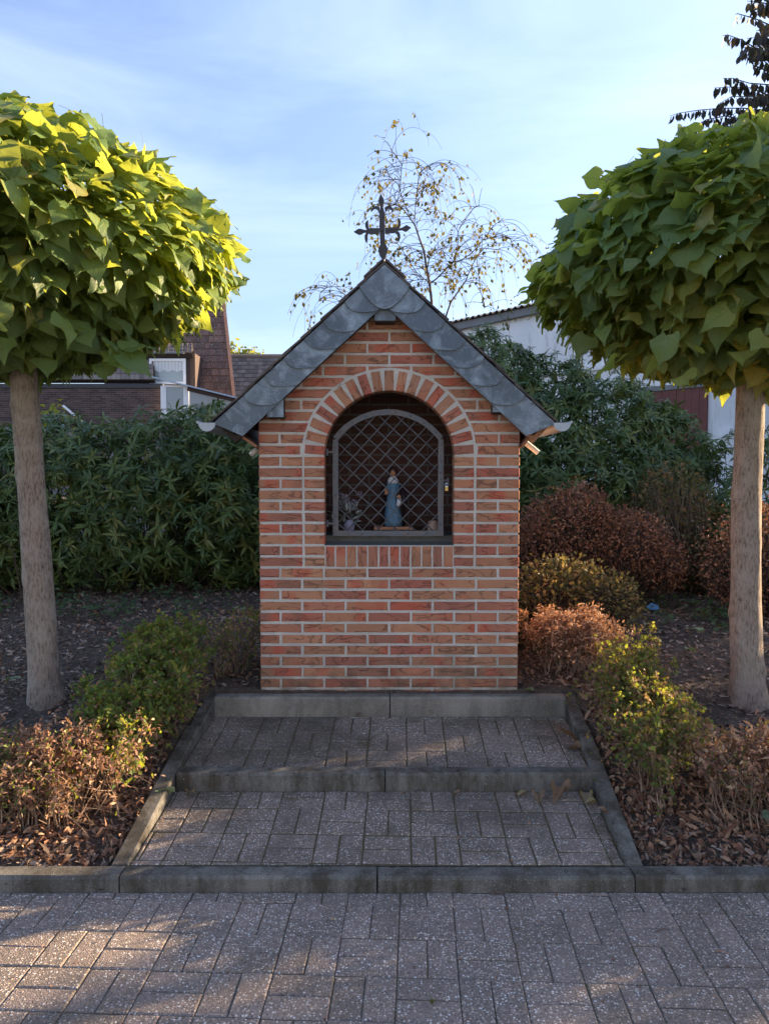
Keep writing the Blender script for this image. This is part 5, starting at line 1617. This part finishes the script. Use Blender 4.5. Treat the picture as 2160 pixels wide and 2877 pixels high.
low_hedge('dry brown twiggy low hedge at the right kerb near the street', [(1.46, 3.25), (2.85, 3.22)], .43, .30, [('hedge_dry', .62, CURLED, (.012, .026)), ('hedge_mixed', .38, SMALL, (.012, .022))], 12, 52, 15000, dry=.08)
low_hedge('withered pale brown bush beside the right wall of the shrine', [(.98, 4.5), (1.30, 4.5)], .42, .3, [('hedge_dry', 1.0, CURLED, (.012, .024))], 13, 15, 6500, dry=.15, name='bush', cat='bush')


def leafy_bush(label, base, blobs, n, seed, mat, size, name='shrub', twigs=500, shp=SMALL, tmat='darktwig'):
    root = empty(name, base, label, 'shrub'); rg = np.random.default_rng(seed)
    T, N = blob_shell(blobs, n, rg, ((1.0, .4), (.9, .35), (.75, .25)))
    T = T + rg.normal(0, .03, T.shape)
    scatter('foliage', shp, frames(N + rg.normal(0, .8, T.shape), rg.normal(0, .8, T.shape) + np.array([0, -.2, .8])), T, rg.uniform(*size, len(T)), MAT[mat], root)
    seg = []
    for q in rg.choice(len(T), twigs):
        tip = Vector(T[q].tolist()); b = Vector((base[0] + (tip.x - base[0]) * .5 + random.gauss(0, .05), base[1] + (tip.y - base[1]) * .5, bed_z(base[0], base[1]) + random.uniform(0, .2)))
        mid = b.lerp(tip, .6) + rv(.05); seg += [(b, mid, .006, .004), (mid, tip, .004, .0015)]
    sticks('branches', seg, MAT[tmat], root)
    return root


leafy_bush('dead reddish brown azalea standing in front of the tall rhododendron', (1.75, 6.3, .55), [(1.55, 6.3, 1.10, .44, .36, .34), (2.0, 6.3, 1.02, .38, .34, .30), (1.32, 6.2, .98, .28, .3, .26), (1.65, 6.35, 1.32, .22, .2, .22), (2.3, 6.25, .88, .2, .25, .2)], 13000, 41, 'azalea_dead', (.018, .034), twigs=900)
leafy_bush('reddish withered shrub half hidden behind the right catalpa trunk', (2.95, 5.9, .5), [(2.92, 5.8, .95, .42, .35, .42), (3.3, 5.9, 1.0, .35, .3, .4)], 5000, 43, 'azalea_dead', (.018, .034))
leafy_bush('bronze green small leaved shrub just behind the withered bush right of the shrine', (1.3, 5.2, .45), [(1.15, 5.15, .74, .28, .25, .26), (1.48, 5.2, .72, .30, .25, .22), (1.0, 5.1, .62, .2, .2, .2), (1.32, 5.25, .86, .2, .2, .16)], 4200, 44, 'bronze_green', (.022, .04))
leafy_bush('loose green shrub with arching twigs between the rhododendron and the right tree', (2.7, 7.0, .6), [(2.65, 6.9, 1.15, .4, .35, .55), (3.0, 6.7, .85, .35, .3, .3)], 3200, 45, 'bronze_green', (.03, .055), twigs=900, tmat='twig')
leafy_bush('added dark evergreen shrub beyond the right edge of the bed, unseen, shading the steps', (7.0, 7.6, .7), [(7.0, 7.3, 1.3, .62, .45, .86), (7.0, 6.75, 1.3, .62, .4, .86), (7.0, 6.25, 1.25, .6, .4, .74), (7.0, 5.6, 1.35, .6, .5, 1.0), (7.0, 5.0, 1.3, .6, .6, 1.05), (7.0, 4.2, 1.3, .6, .6, 1.0), (7.0, 3.4, 1.2, .6, .6, .95)], 18000, 48, 'bronze_green', (.06, .10))  # added out of view to keep sun off the terraces and street
MAT['yellowgreen'] = m_rndramp('yellow_green_leaf', [(0, (.10, .15, .03)), (1, (.24, .24, .05))], .7, .4, (.6, .6, .04))
leafy_bush('yellow green shrub seen behind the left end of the hedge', (-5.2, 8.9, .75), [(-5.1, 8.7, 1.7, .8, .4, .75), (-3.85, 8.7, 1.6, .35, .3, .8), (-5.9, 8.5, 1.7, .7, .4, .9)], 3200, 46, 'yellowgreen', (.05, .09))

# far tree tops behind the lower roof
for (u, v, r_, lab) in ((655, 982, 1.0, 'rounded yellow green tree top just right of the steep tiled roof'), (716, 998, .6, 'small yellow green tree top above the lower tiled roof')):
    p = P(u, v, 44); root = empty('far_tree', (p.x, 44, .9), lab, 'tree'); rg = np.random.default_rng(int(u))
    T = np.array(p) + rg.normal(0, 1, (500, 3)) * np.array([r_ * .55, .5, r_ * .40]) + np.array([0, 0, -r_ * .55])
    scatter('crown', SMALL, frames(rg.normal(0, 1, T.shape), rg.normal(0, 1, T.shape)), T, rg.uniform(.18, .34, len(T)), MAT['yellowgreen'], root)
    Geo().tube([(p.x, 44, .9), (p.x, 44, p.z - r_)], [.25, .12], 8).build('trunk', 'bark', root)

# ------------------------------------------------------------------ weeping birch behind the shrine
MAT['birch_leaf'] = m_rndramp('birch_leaf', [(0, (.03, .05, .018)), (.6, (.06, .08, .025)), (.9, (.11, .11, .03)), (1, (.26, .15, .05))], .7, .2, (.6, .5, .06))
BD = 12.5
birch = empty('birch_tree', (P(1207, 0, BD).x, BD, .95), 'sparse weeping birch rising behind the slate roof of the shrine', 'tree')
def bp(x, y, d=0.0): q = P(880 + x / 2.768, 400 + y / 2.768, BD + d); return q
limbs = [([(905, 2100), (910, 1600), (912, 1250), (906, 1100), (880, 980), (850, 830), (820, 740), (785, 640), (740, 570), (690, 510), (640, 495), (590, 500)], 11, 2, 0),
         ([(906, 1100), (960, 1040), (1080, 950), (1150, 905), (1240, 850), (1330, 760), (1400, 640), (1470, 590)], 6, 1.5, .3),
         ([(980, 1600), (1040, 1340), (1070, 1240), (1110, 1170), (1180, 1080), (1210, 1010), (1260, 900), (1330, 830), (1420, 840)], 7, 1.5, -.3),
         ([(880, 980), (900, 900), (930, 850), (1000, 830), (1040, 900)], 4, 1.2, .2),
         ([(785, 640), (790, 560), (800, 480), (850, 400), (880, 330)], 3.5, 1, .1), ([(740, 570), (700, 430), (660, 340), (600, 260), (560, 190)], 3, .9, -.2),
         ([(640, 495), (670, 400), (680, 280), (690, 180), (640, 90), (600, 75)], 2.5, .8, 0), ([(800, 480), (810, 380), (830, 270), (880, 205), (930, 215)], 2.2, .8, .2),
         ([(1080, 950), (1120, 820), (1130, 700), (1180, 600), (1250, 500), (1290, 490)], 3, .9, .1), ([(890, 1060), (830, 1060), (770, 1075), (740, 1110)], 3, 1, -.1),
         ([(906, 1090), (800, 1000), (720, 880), (650, 800), (600, 790)], 2, .8, .3), ([(1330, 760), (1430, 720), (1530, 740), (1560, 800)], 2.2, .7, .2),
         ([(880, 980), (830, 975)], 4, 2.5, 0), ([(1260, 900), (1300, 1150), (1340, 1290)], 1.5, .8, .4),
         ([(300, 1260), (240, 1170), (180, 1125), (110, 1125), (60, 1170), (30, 1225)], 2, .8, 0), ([(906, 1400), (600, 1420), (400, 1330), (300, 1260)], 4, 2, 0)]
rndb = random.Random(4); tw, LT = [], []
px = BD / F_PX / 2.768
strands = []
for pts, r0, r1, dd in limbs:
    q = [bp(x, y, dd) + Vector((rndb.gauss(0, .01), rndb.gauss(0, .05), rndb.gauss(0, .01))) for x, y in pts]; n = len(q)
    big = r0 > 2.9
    g = Geo().tube(q, [max((r0 + (r1 - r0) * i / (n - 1)) * px * 1.1, .006) for i in range(n)], 6)
    g.build('trunk' if r0 == 11 else 'limb', MAT['darktwig'], birch, smooth=True)
    for i in range(n - 1):
        if q[i].z < bp(0, 1260).z and pts[0][0] != 300: continue
        for _ in range(5 if not big else 4):
            strands.append((q[i].lerp(q[i + 1], rndb.random()), (q[i + 1] - q[i]).normalized()))
for (p0, d0) in strands:
    out = Vector((rndb.gauss(0, .8) + d0.x * .5, rndb.gauss(0, .5), rndb.uniform(.0, .8))).normalized(); L = .062; p = p0; d = out; r = .0055
    nseg = rndb.randint(6, 17)
    for k in range(nseg):
        d = (d + Vector((rndb.gauss(0, .10), rndb.gauss(0, .10), -.10 - .012 * k))).normalized(); q = p + d * L; tw.append((p, q, r, r * .93)); r = max(r * .93, .0026); p = q
        if k > 3 and rndb.random() < .22 and -.4 < (p.z - 3) < 9:
            for _ in range(rndb.choice((1, 1, 2, 4))): LT.append(p + rv(.03))
        if k > 4 and rndb.random() < .12:
            dd_ = (d + rv(.6)).normalized(); pp_ = p
            for _ in range(7):
                dd_ = (dd_ + Vector((0, 0, -.22))).normalized(); q2 = pp_ + dd_ * L; tw.append((pp_, q2, .0025, .002)); pp_ = q2
                if rndb.random() < .2: LT.append(pp_ + rv(.02))
sticks('twigs', tw, MAT['darktwig'], birch)
T = np.array([list(v) for v in LT]); D = RNG.normal(0, .5, T.shape) + np.array([0, 0, -1])
scatter('foliage', [oval_leaf(i, .38, .2, 2) for i in range(4)], frames(D, RNG.normal(0, 1, T.shape)), T, RNG.uniform(.045, .085, len(T)), MAT['birch_leaf'], birch)

# ------------------------------------------------------------------ dark drooping tree at the upper right
MAT['darkleaf'] = m_rndramp('dusky_leaf', [(0, (.030, .030, .028)), (.5, (.052, .046, .042)), (.85, (.055, .068, .036)), (1, (.09, .055, .04))], .7, .06, (.2, .16, .06))
DD = 9.7
dt = empty('drooping_tree', (5.8, DD, .75), 'dark leaved tree with drooping branches at the upper right edge of the picture', 'tree')
Geo().tube([(5.8, DD, .7), (5.75, DD, 2.8), (5.7, DD, 5.0), (5.6, DD, 7.8)], [.14, .11, .08, .03], 12).build('trunk', 'bark', dt, smooth=True)
HANG = [oval_leaf(i + 140, .30, .25, 3) for i in range(6)]; HM = [proto_mesh('leaf', p, MAT['darkleaf']) for p in HANG]
def dp(x, y, d=0): return P(1440 + x / 1.843, y / 1.843, DD + d)
br_ = [([(1330, 20), (1260, 10), (1210, 5)], 1), ([(1330, 130), (1250, 95), (1160, 70), (1150, 75)], 1), ([(1340, 280), (1250, 245), (1180, 205), (1110, 180), (1085, 185)], 1), ([(1340, 440), (1220, 430), (1140, 405), (1085, 405)], 1),
       ([(1340, 500), (1230, 455), (1120, 450), (1040, 455)], 1), ([(1340, 590), (1200, 560), (1080, 560), (960, 570), (860, 585), (812, 600)], 1), ([(1340, 650), (1200, 620), (1100, 600), (1000, 620), (930, 660), (880, 720), (840, 745)], 1),
       ([(1340, 350), (1280, 300), (1225, 285)], 1), ([(1340, 540), (1250, 500), (1130, 500), (1060, 540)], 1), ([(1345, 60), (1290, 40), (1230, 60)], 1), ([(1340, 700), (1200, 660), (1090, 650), (1000, 690)], 1), ([(1340, 620), (1240, 590), (1150, 585), (1080, 640)], 1), ([(1340, 380), (1250, 340), (1235, 330)], 1), ([(1340, 210), (1280, 190), (1255, 190)], 1)]
for i in range(60):
    y0 = random.uniform(-200, 1000); x1 = random.uniform(1150, 1420); br_.append(([(1700, y0 - 40), (1550, y0), (x1, y0 + 30)], 0))
T, D, seg = [], [], []
for pts, near in br_:
    dd = random.uniform(-.3, .3) if near else random.uniform(-.9, 1.2)
    if near: pts = [(1560, pts[0][1] + 10), (1440, pts[0][1] + 5)] + pts
    q = [dp(x, y, dd) for x, y in pts]; n = len(q)
    Geo().tube(q, [.012 - .009 * i / (n - 1) for i in range(n)], 5).build('branch', MAT['darktwig'], dt, smooth=True)
    for a, b in zip(q, q[1:]):
        m_ = int((b - a).length / .028) + 1
        for k in range(m_):
            T.append(a.lerp(b, (k + random.random() * .5) / m_) + Vector((0, random.gauss(0, .015), -.005))); D.append(Vector((random.gauss(0, .22), random.gauss(0, .22), -1)))
T, D = np.array([list(v) for v in T]), np.array([list(v) for v in D])
N = RNG.normal(0, 1, T.shape) * np.array([1, .6, .1]) + np.array([0, -.5, 0]); Rm = frames(D, N); S = RNG.uniform(.08, .13, len(T))
vis = in_frame(T, .01); ix = np.nonzero(vis)[0][:300]; rst = np.setdiff1d(np.arange(len(T)), ix)
leaf_objects('leaf', HM, Rm[ix], T[ix], S[ix], dt); scatter('foliage', HANG, Rm[rst], T[rst], S[rst], MAT['darkleaf'], dt)
# inner crown mass of the same tree, mostly outside the frame
rg = np.random.default_rng(77)
d = nrm(rg.normal(0, 1, (5200, 3))); T = np.array([6.35, DD + .5, 4.6]) + d * np.array([1.35, 1.0, 2.9]) * (rg.uniform(.35, 1, (5200, 1)) ** .5)
scatter('foliage', HANG, frames(rg.normal(0, .3, T.shape) + np.array([0, 0, -1]), rg.normal(0, 1, T.shape)), T, rg.uniform(.09, .14, len(T)), MAT['darkleaf'], dt)

# ------------------------------------------------------------------ bark mulch, litter and fallen leaves
def strip(n, x0, x1, y0, y1, seed, bias=1.0):
    rg = np.random.default_rng(seed); x = rg.uniform(x0, x1, n); y = y0 + (y1 - y0) * rg.random(n) ** bias
    ok = ~((x > np.array([step_x(q, -1) for q in y]) - .09) & (x < np.array([step_x(q, 1) for q in y]) + .09) & (y < 4.30)) & ~((np.abs(x - CX) < .77) & (y > 4.2) & (y < 5.25))
    ok &= np.abs(x) < .35 + .58 * y
    x, y = x[ok], y[ok]; return np.stack([x, y, np.array([bed_z(a, b) for a, b in zip(x, y)])], 1), rg


chip = []
for i in range(5):
    r = random.Random(i); w, h = r.uniform(.12, .3), r.uniform(.03, .08); V = [(-w, 0, 0), (w, 0, 0), (w * .8, .5, h), (-w * .9, .5, h), (w * .6, 1, 0), (-w * .7, 1.05, .02)]
    chip.append((np.array(V), np.array([(0, 1, 2, 3), (3, 2, 4, 5)]), np.zeros((6, 3))))
T, rg = strip(42000, -3.9, 3.9, 2.92, 7.0, 51, 1.1)
T[:, 2] += rg.uniform(.0, .016, len(T)); n = len(T)
a = rg.uniform(0, 2 * PI, n); D = np.stack([np.cos(a), np.sin(a), rg.normal(0, .28, n)], 1)
scatter('bark_mulch', chip, frames(D, rg.normal(0, .4, (n, 3)) + np.array([0, 0, 1])), T, rg.uniform(.012, .040, n), MAT['chip'], None, smooth=False)
tag(bpy.data.objects['bark_mulch'], 'dark bark mulch chips covering the planting beds', 'mulch')
CL = [catalpa_leaf(200 + i) for i in range(6)]
CRUMPLE = [oval_leaf(i + 190, .36, 2.2, 3) for i in range(4)] + CURLED
parts_T = []
for (n_, x0, x1, y0, y1, sd) in ((3600, -3.5, -1.1, 2.93, 3.5, 61), (3900, 1.05, 3.4, 2.93, 3.5, 62), (1700, -1.5, -1.05, 3.3, 4.4, 63), (2000, 1.05, 1.7, 3.2, 4.5, 64), (500, -3.5, -1.1, 3.5, 6.5, 65), (350, 1.1, 3.6, 3.5, 6.8, 66), (160, -1.2, -.8, 4.3, 4.8, 67), (120, .8, 1.3, 4.3, 4.8, 68)):
    t_, _ = strip(n_, x0, x1, y0, y1, sd); parts_T.append(t_)
T = np.concatenate(parts_T); T[:, 2] += RNG.uniform(.008, .03, len(T)); n = len(T)
a = RNG.uniform(0, 2 * PI, n); D = np.stack([np.cos(a), np.sin(a), RNG.normal(0, .35, n)], 1)
o = scatter('leaf_litter', CRUMPLE, frames(D, RNG.normal(0, .6, (n, 3)) + np.array([0, 0, 1])), T, RNG.uniform(.012, .034, n), MAT['litter'], None)
tag(o, 'dry brown leaf litter gathered along the kerbs and under the hedges', 'leaf litter')


def curled_leaf(seed, curl=1.0):
    V, F, L = catalpa_leaf(seed); V = V.copy(); r = random.Random(seed)
    V[:, 2] += curl * (.9 * V[:, 0] ** 2 + .25 * (V[:, 1] - .5) ** 2) + .05 * np.sin(V[:, 0] * 14 + r.uniform(0, 6)) + .05 * np.sin(V[:, 1] * 12)
    V[:, 0] *= .75; V = V[:35]; F = F[:24]; L = L[:35]
    V[:, 2] -= V[:, 2].min(); return V, F, L


MAT['greyleaf'] = m_bigleaf('faded_green_leaf', [(0, (.20, .27, .17)), (1, (.26, .33, .20))], (.4, .5, .1), .2, (.34, .38, .26))
MAT['brownleaf'] = m_bigleaf('brown_dry_leaf', [(0, (.20, .12, .08)), (.5, (.28, .18, .12)), (1, (.33, .26, .17))], (.4, .25, .1), .2, (.16, .09, .06), .8)


def step_z(y):
    if y < 3.487: return .062 + (y - 2.912) * .096
    if y < 3.568: return .203
    if y < 4.18: return .192 + (y - 3.568) * .0946
    return .361


def fallen(name_mat, x, y, z, s, rz, label, seed, tilt=(0, 0), curl=1.0, group=None):
    V, F, L = curled_leaf(seed, curl); me = make_mesh('fallen_leaf', V, F, MAT[name_mat], None, L)
    s *= .78; o = link('fallen_leaf', me, (x, y, z), None, (tilt[0], tilt[1], rz)); o.scale = (s, s, s); tag(o, label, 'leaf', group)
    return o


fallen('greyleaf', P(484, 2255, 3.42).x, 3.36, .125, .10, 2.7, 'pale green leaf leaning against the left kerb below the upper step', 301, (.9, .5), .6)
fallen('brownleaf', -.90, 3.42, .112, .075, .6, 'crumpled reddish brown leaf beside the pale green leaf at the left kerb', 302)
fallen('brownleaf', P(1600, 2090, 3.85).x - .06, 3.82, .217, .13, -1.3, 'large curled tan leaf on the upper paving at the right kerb', 303, (.1, .1), 1.3)
fallen('brownleaf', P(1640, 2120, 3.75).x - .03, 3.74, .21, .10, .9, 'grey brown curled leaf just below the large tan leaf at the right kerb', 304, (.1, -.1), 1.4)
row = [(1478, 2232, 'leftmost crumpled leaf of the row under the upper step'), (1515, 2243, 'grey leaf folded over, second in the row under the upper step'), (1560, 2232, 'flat brown leaf in the middle of the row under the upper step'),
       (1605, 2238, 'small pinkish leaf near the right end of the row under the upper step'), (1648, 2225, 'brown leaf at the right end of the row under the upper step'), (1668, 2270, 'brown leaf lying against the right kerb below the row of leaves'),
       (1690, 2310, 'lowest brown leaf lying against the right kerb under the upper step')]
for i, (u, v, lab) in enumerate(row):
    yy = 3.44 - max(0, (v - 2235)) * .0028; fallen('brownleaf', P(u, v, yy).x, yy, step_z(yy) + .004, random.uniform(.07, .11), random.uniform(0, 6), lab, 310 + i, (random.uniform(-.2, .2), random.uniform(-.2, .2)), 1.3)
fallen('hedge_green', P(1682, 2225, 3.44).x, 3.44, .13, .09, 1.6, 'fresh green leaf standing in the corner of the right kerb and upper step', 330, (1.1, 0), .4)
fallen('brownleaf', P(1290, 2238, 3.44).x, 3.445, .117, .045, 1.6, 'tiny brown leaf scrap in the middle below the upper step', 331)
fallen('greyleaf', P(1965, 1770, 5.2).x, 5.2, bed_z(2.15, 5.2) + .02, .13, 1.2, 'pale green leaf lying on the mulch left of the right trunk, the upper one', 332, (.5, 0), .3)
fallen('greyleaf', P(1920, 1830, 4.9).x, 4.8, bed_z(1.95, 4.8) + .02, .11, 2.2, 'pale green leaf lying on the mulch left of the right trunk, the lower one', 333, (.6, 0), .5)
fallen('greyleaf', P(1490, 1945, 4.24).x, 4.235, .363, .07, .8, 'small pale green leaf on the kerb at the right foot of the shrine', 334, (.2, .2), .4)
fallen('greyleaf', P(2140, 2280, 3.2).x, 3.15, bed_z(1.6, 3.15) + .03, .15, 4.2, 'large green leaf under the right hedge at the picture edge', 335, (.3, .2), .4)
fallen('brownleaf', P(1010, 2016, 4.15).x, 4.15, step_z(4.15) + .004, .05, .4, 'small dry leaf at the foot of the pale kerb under the shrine', 336)
fallen('greyleaf', P(50, 1920, 4.3).x, 4.25, bed_z(-2.1, 4.25) + .02, .12, .9, 'green leaf on the mulch to the left of the left trunk', 337, (.2, .1), .4)
fallen('greyleaf', P(700, 1640, 6.1).x, 5.9, bed_z(-1.1, 5.9) + .02, .12, 2.0, 'green leaf on the mulch close to the left wall of the shrine', 338, (.3, .1), .4)
for i in range(40):    # larger dead leaves lying in the beds
    side = random.choice((-1, 1)); y = random.uniform(2.96, 4.2)
    x = (step_x(y, -1) - random.uniform(.12, .5)) if side < 0 else (step_x(y, 1) + random.uniform(.12, .5))
    fallen('brownleaf', x, y, bed_z(x, y) + .012, random.uniform(.035, .075), random.uniform(0, 6),
           'curled dead leaf lying in the left bed beside the kerb' if side < 0 else 'curled dead leaf lying in the right bed beside the kerb', 400 + i, (random.uniform(-.4, .4), random.uniform(-.4, .4)), 1.3,
           'dead leaves in the left bed' if side < 0 else 'dead leaves in the right bed')
p = P(1832, 1658, 6.0)
MAT['blueplastic'] = m_plain('blue_plastic', (.10, .25, .50), .4)
g = Geo(); g.add([(p.x - .045, 5.95, bed_z(p.x, 5.95) + .03), (p.x + .04, 5.95, bed_z(p.x, 5.95) + .025), (p.x + .05, 6.0, bed_z(p.x, 6.) + .05), (p.x + .0, 6.02, bed_z(p.x, 6.) + .07), (p.x - .05, 6.0, bed_z(p.x, 6.) + .04)], [(0, 1, 2, 3, 4)])
o = g.build('plastic_scrap', 'blueplastic'); o.modifiers.new('s', 'SOLIDIFY').thickness = .004; tag(o, 'scrap of blue plastic litter lying on the mulch below the dead azalea', 'litter')
# ivy and weeds on the beds
T1, _ = strip(900, 2.0, 3.4, 5.3, 6.2, 71); T2, _ = strip(1200, -3.6, -1.6, 5.7, 6.6, 72); T3, _ = strip(300, -1.9, -1.2, 5.0, 6.4, 73)
lm('ivy', [(0, (.03, .065, .032)), (1, (.07, .12, .05))], .2)
for T_, lab in ((T1, 'patch of dark ivy on the mulch left of the right catalpa trunk'), (np.concatenate([T2, T3]), 'low ivy and weeds at the foot of the left hedge')):
    keep = np.array([mnoise.noise(Vector((q[0] * 3, q[1] * 3, 5))) > .05 for q in T_]); T_ = T_[keep]; T_[:, 2] += RNG.uniform(.02, .13, len(T_)); n = len(T_); a = RNG.uniform(0, 2 * PI, n)
    o = scatter('ground_cover', SMALL, frames(np.stack([np.cos(a), np.sin(a), RNG.normal(0, .3, n)], 1), RNG.normal(0, .35, (n, 3)) + np.array([0, -.4, 1])), T_, RNG.uniform(.03, .06, n), MAT['ivy']); tag(o, lab, 'ivy')
# grass tufts in the joints and bits of straw on the street
for (u, v, y, lab, m_) in ((1214, 2820, 2.3, 'tiny green grass tuft growing in a street joint at the bottom', 'hedge_green'), (1600, 2560, 2.72, 'little star shaped dry weed on the street below the right half of the kerb', 'litter'), (1722, 2700, 2.5, 'pale dry weed sprig on the street at the lower right', 'litter')):
    p = P(u, v, y); yy = p.y; t = (CAMZ) / (CAMZ - p.z) if p.z < CAMZ else 1; q = Vector((p.x * t, p.y * t, 0)); seg = []
    for _ in range(16 if m_ == 'hedge_green' else 7):
        d = Vector((random.gauss(0, .5), random.gauss(0, .5), .8)).normalized(); seg.append((q, q + d * random.uniform(.012, .022), .0012, .0004))
    root = sticks('weed_tuft', seg, MAT[m_], None, kind=None); tag(root, lab, 'weed')
for (u, v, L, a, lab, m_) in ((1845, 2620, .05, .25, 'reddish brown twig on the street, the upper of two at the right', 'azalea_dead'), (2005, 2678, .045, -.15, 'reddish brown twig on the street, the lower of two at the right', 'azalea_dead'), (1450, 2613, .025, 0, 'pale straw on the street right of the middle', 'litter'), (1375, 2505, .05, .1, 'long straw lying against the foot of the kerb', 'litter')):
    p = P(u, v, 2.0); t = CAMZ / (CAMZ - p.z); q = Vector((p.x * t, min(p.y * t, 2.80), .004)); d = Vector((math.cos(a), math.sin(a), 0)); m1 = q + d * L * .5 + Vector((0, .004, .004))
    o = sticks('twig', [(q, m1, .0022, .002), (m1, q + d * L, .002, .001)], MAT[m_], None, kind=None); tag(o, lab, 'twig')

# crumbs of leaf and straw blown over the paving
T = []
for _ in range(520):
    y = random.choice((random.uniform(2.0, 2.82), random.uniform(2.92, 3.48), random.uniform(3.57, 4.18)))
    if random.random() < .35 and y > 2.9: y = (3.48 if y < 3.5 else 4.175) - abs(random.gauss(0, .02))
    if y < 2.85: x = random.uniform(-1.6, 1.6); z = .003
    else:
        x = random.uniform(step_x(y, -1) + .01, step_x(y, 1) - .01); z = step_z(y) + .003
        if random.random() < .3: x = (step_x(y, 1) - abs(random.gauss(0, .03))) if random.random() < .6 else (step_x(y, -1) + abs(random.gauss(0, .03)))
    T.append((x, y, z))
T = np.array(T); n = len(T); a = RNG.uniform(0, 2 * PI, n)
o = scatter('leaf_crumbs', CRUMPLE, frames(np.stack([np.cos(a), np.sin(a), np.zeros(n)], 1), RNG.normal(0, .25, (n, 3)) + np.array([0, 0, 1])), T, RNG.uniform(.005, .017, n), MAT['litter'])
tag(o, 'tiny crumbs of dry leaf and straw blown over the paving', 'leaf litter')
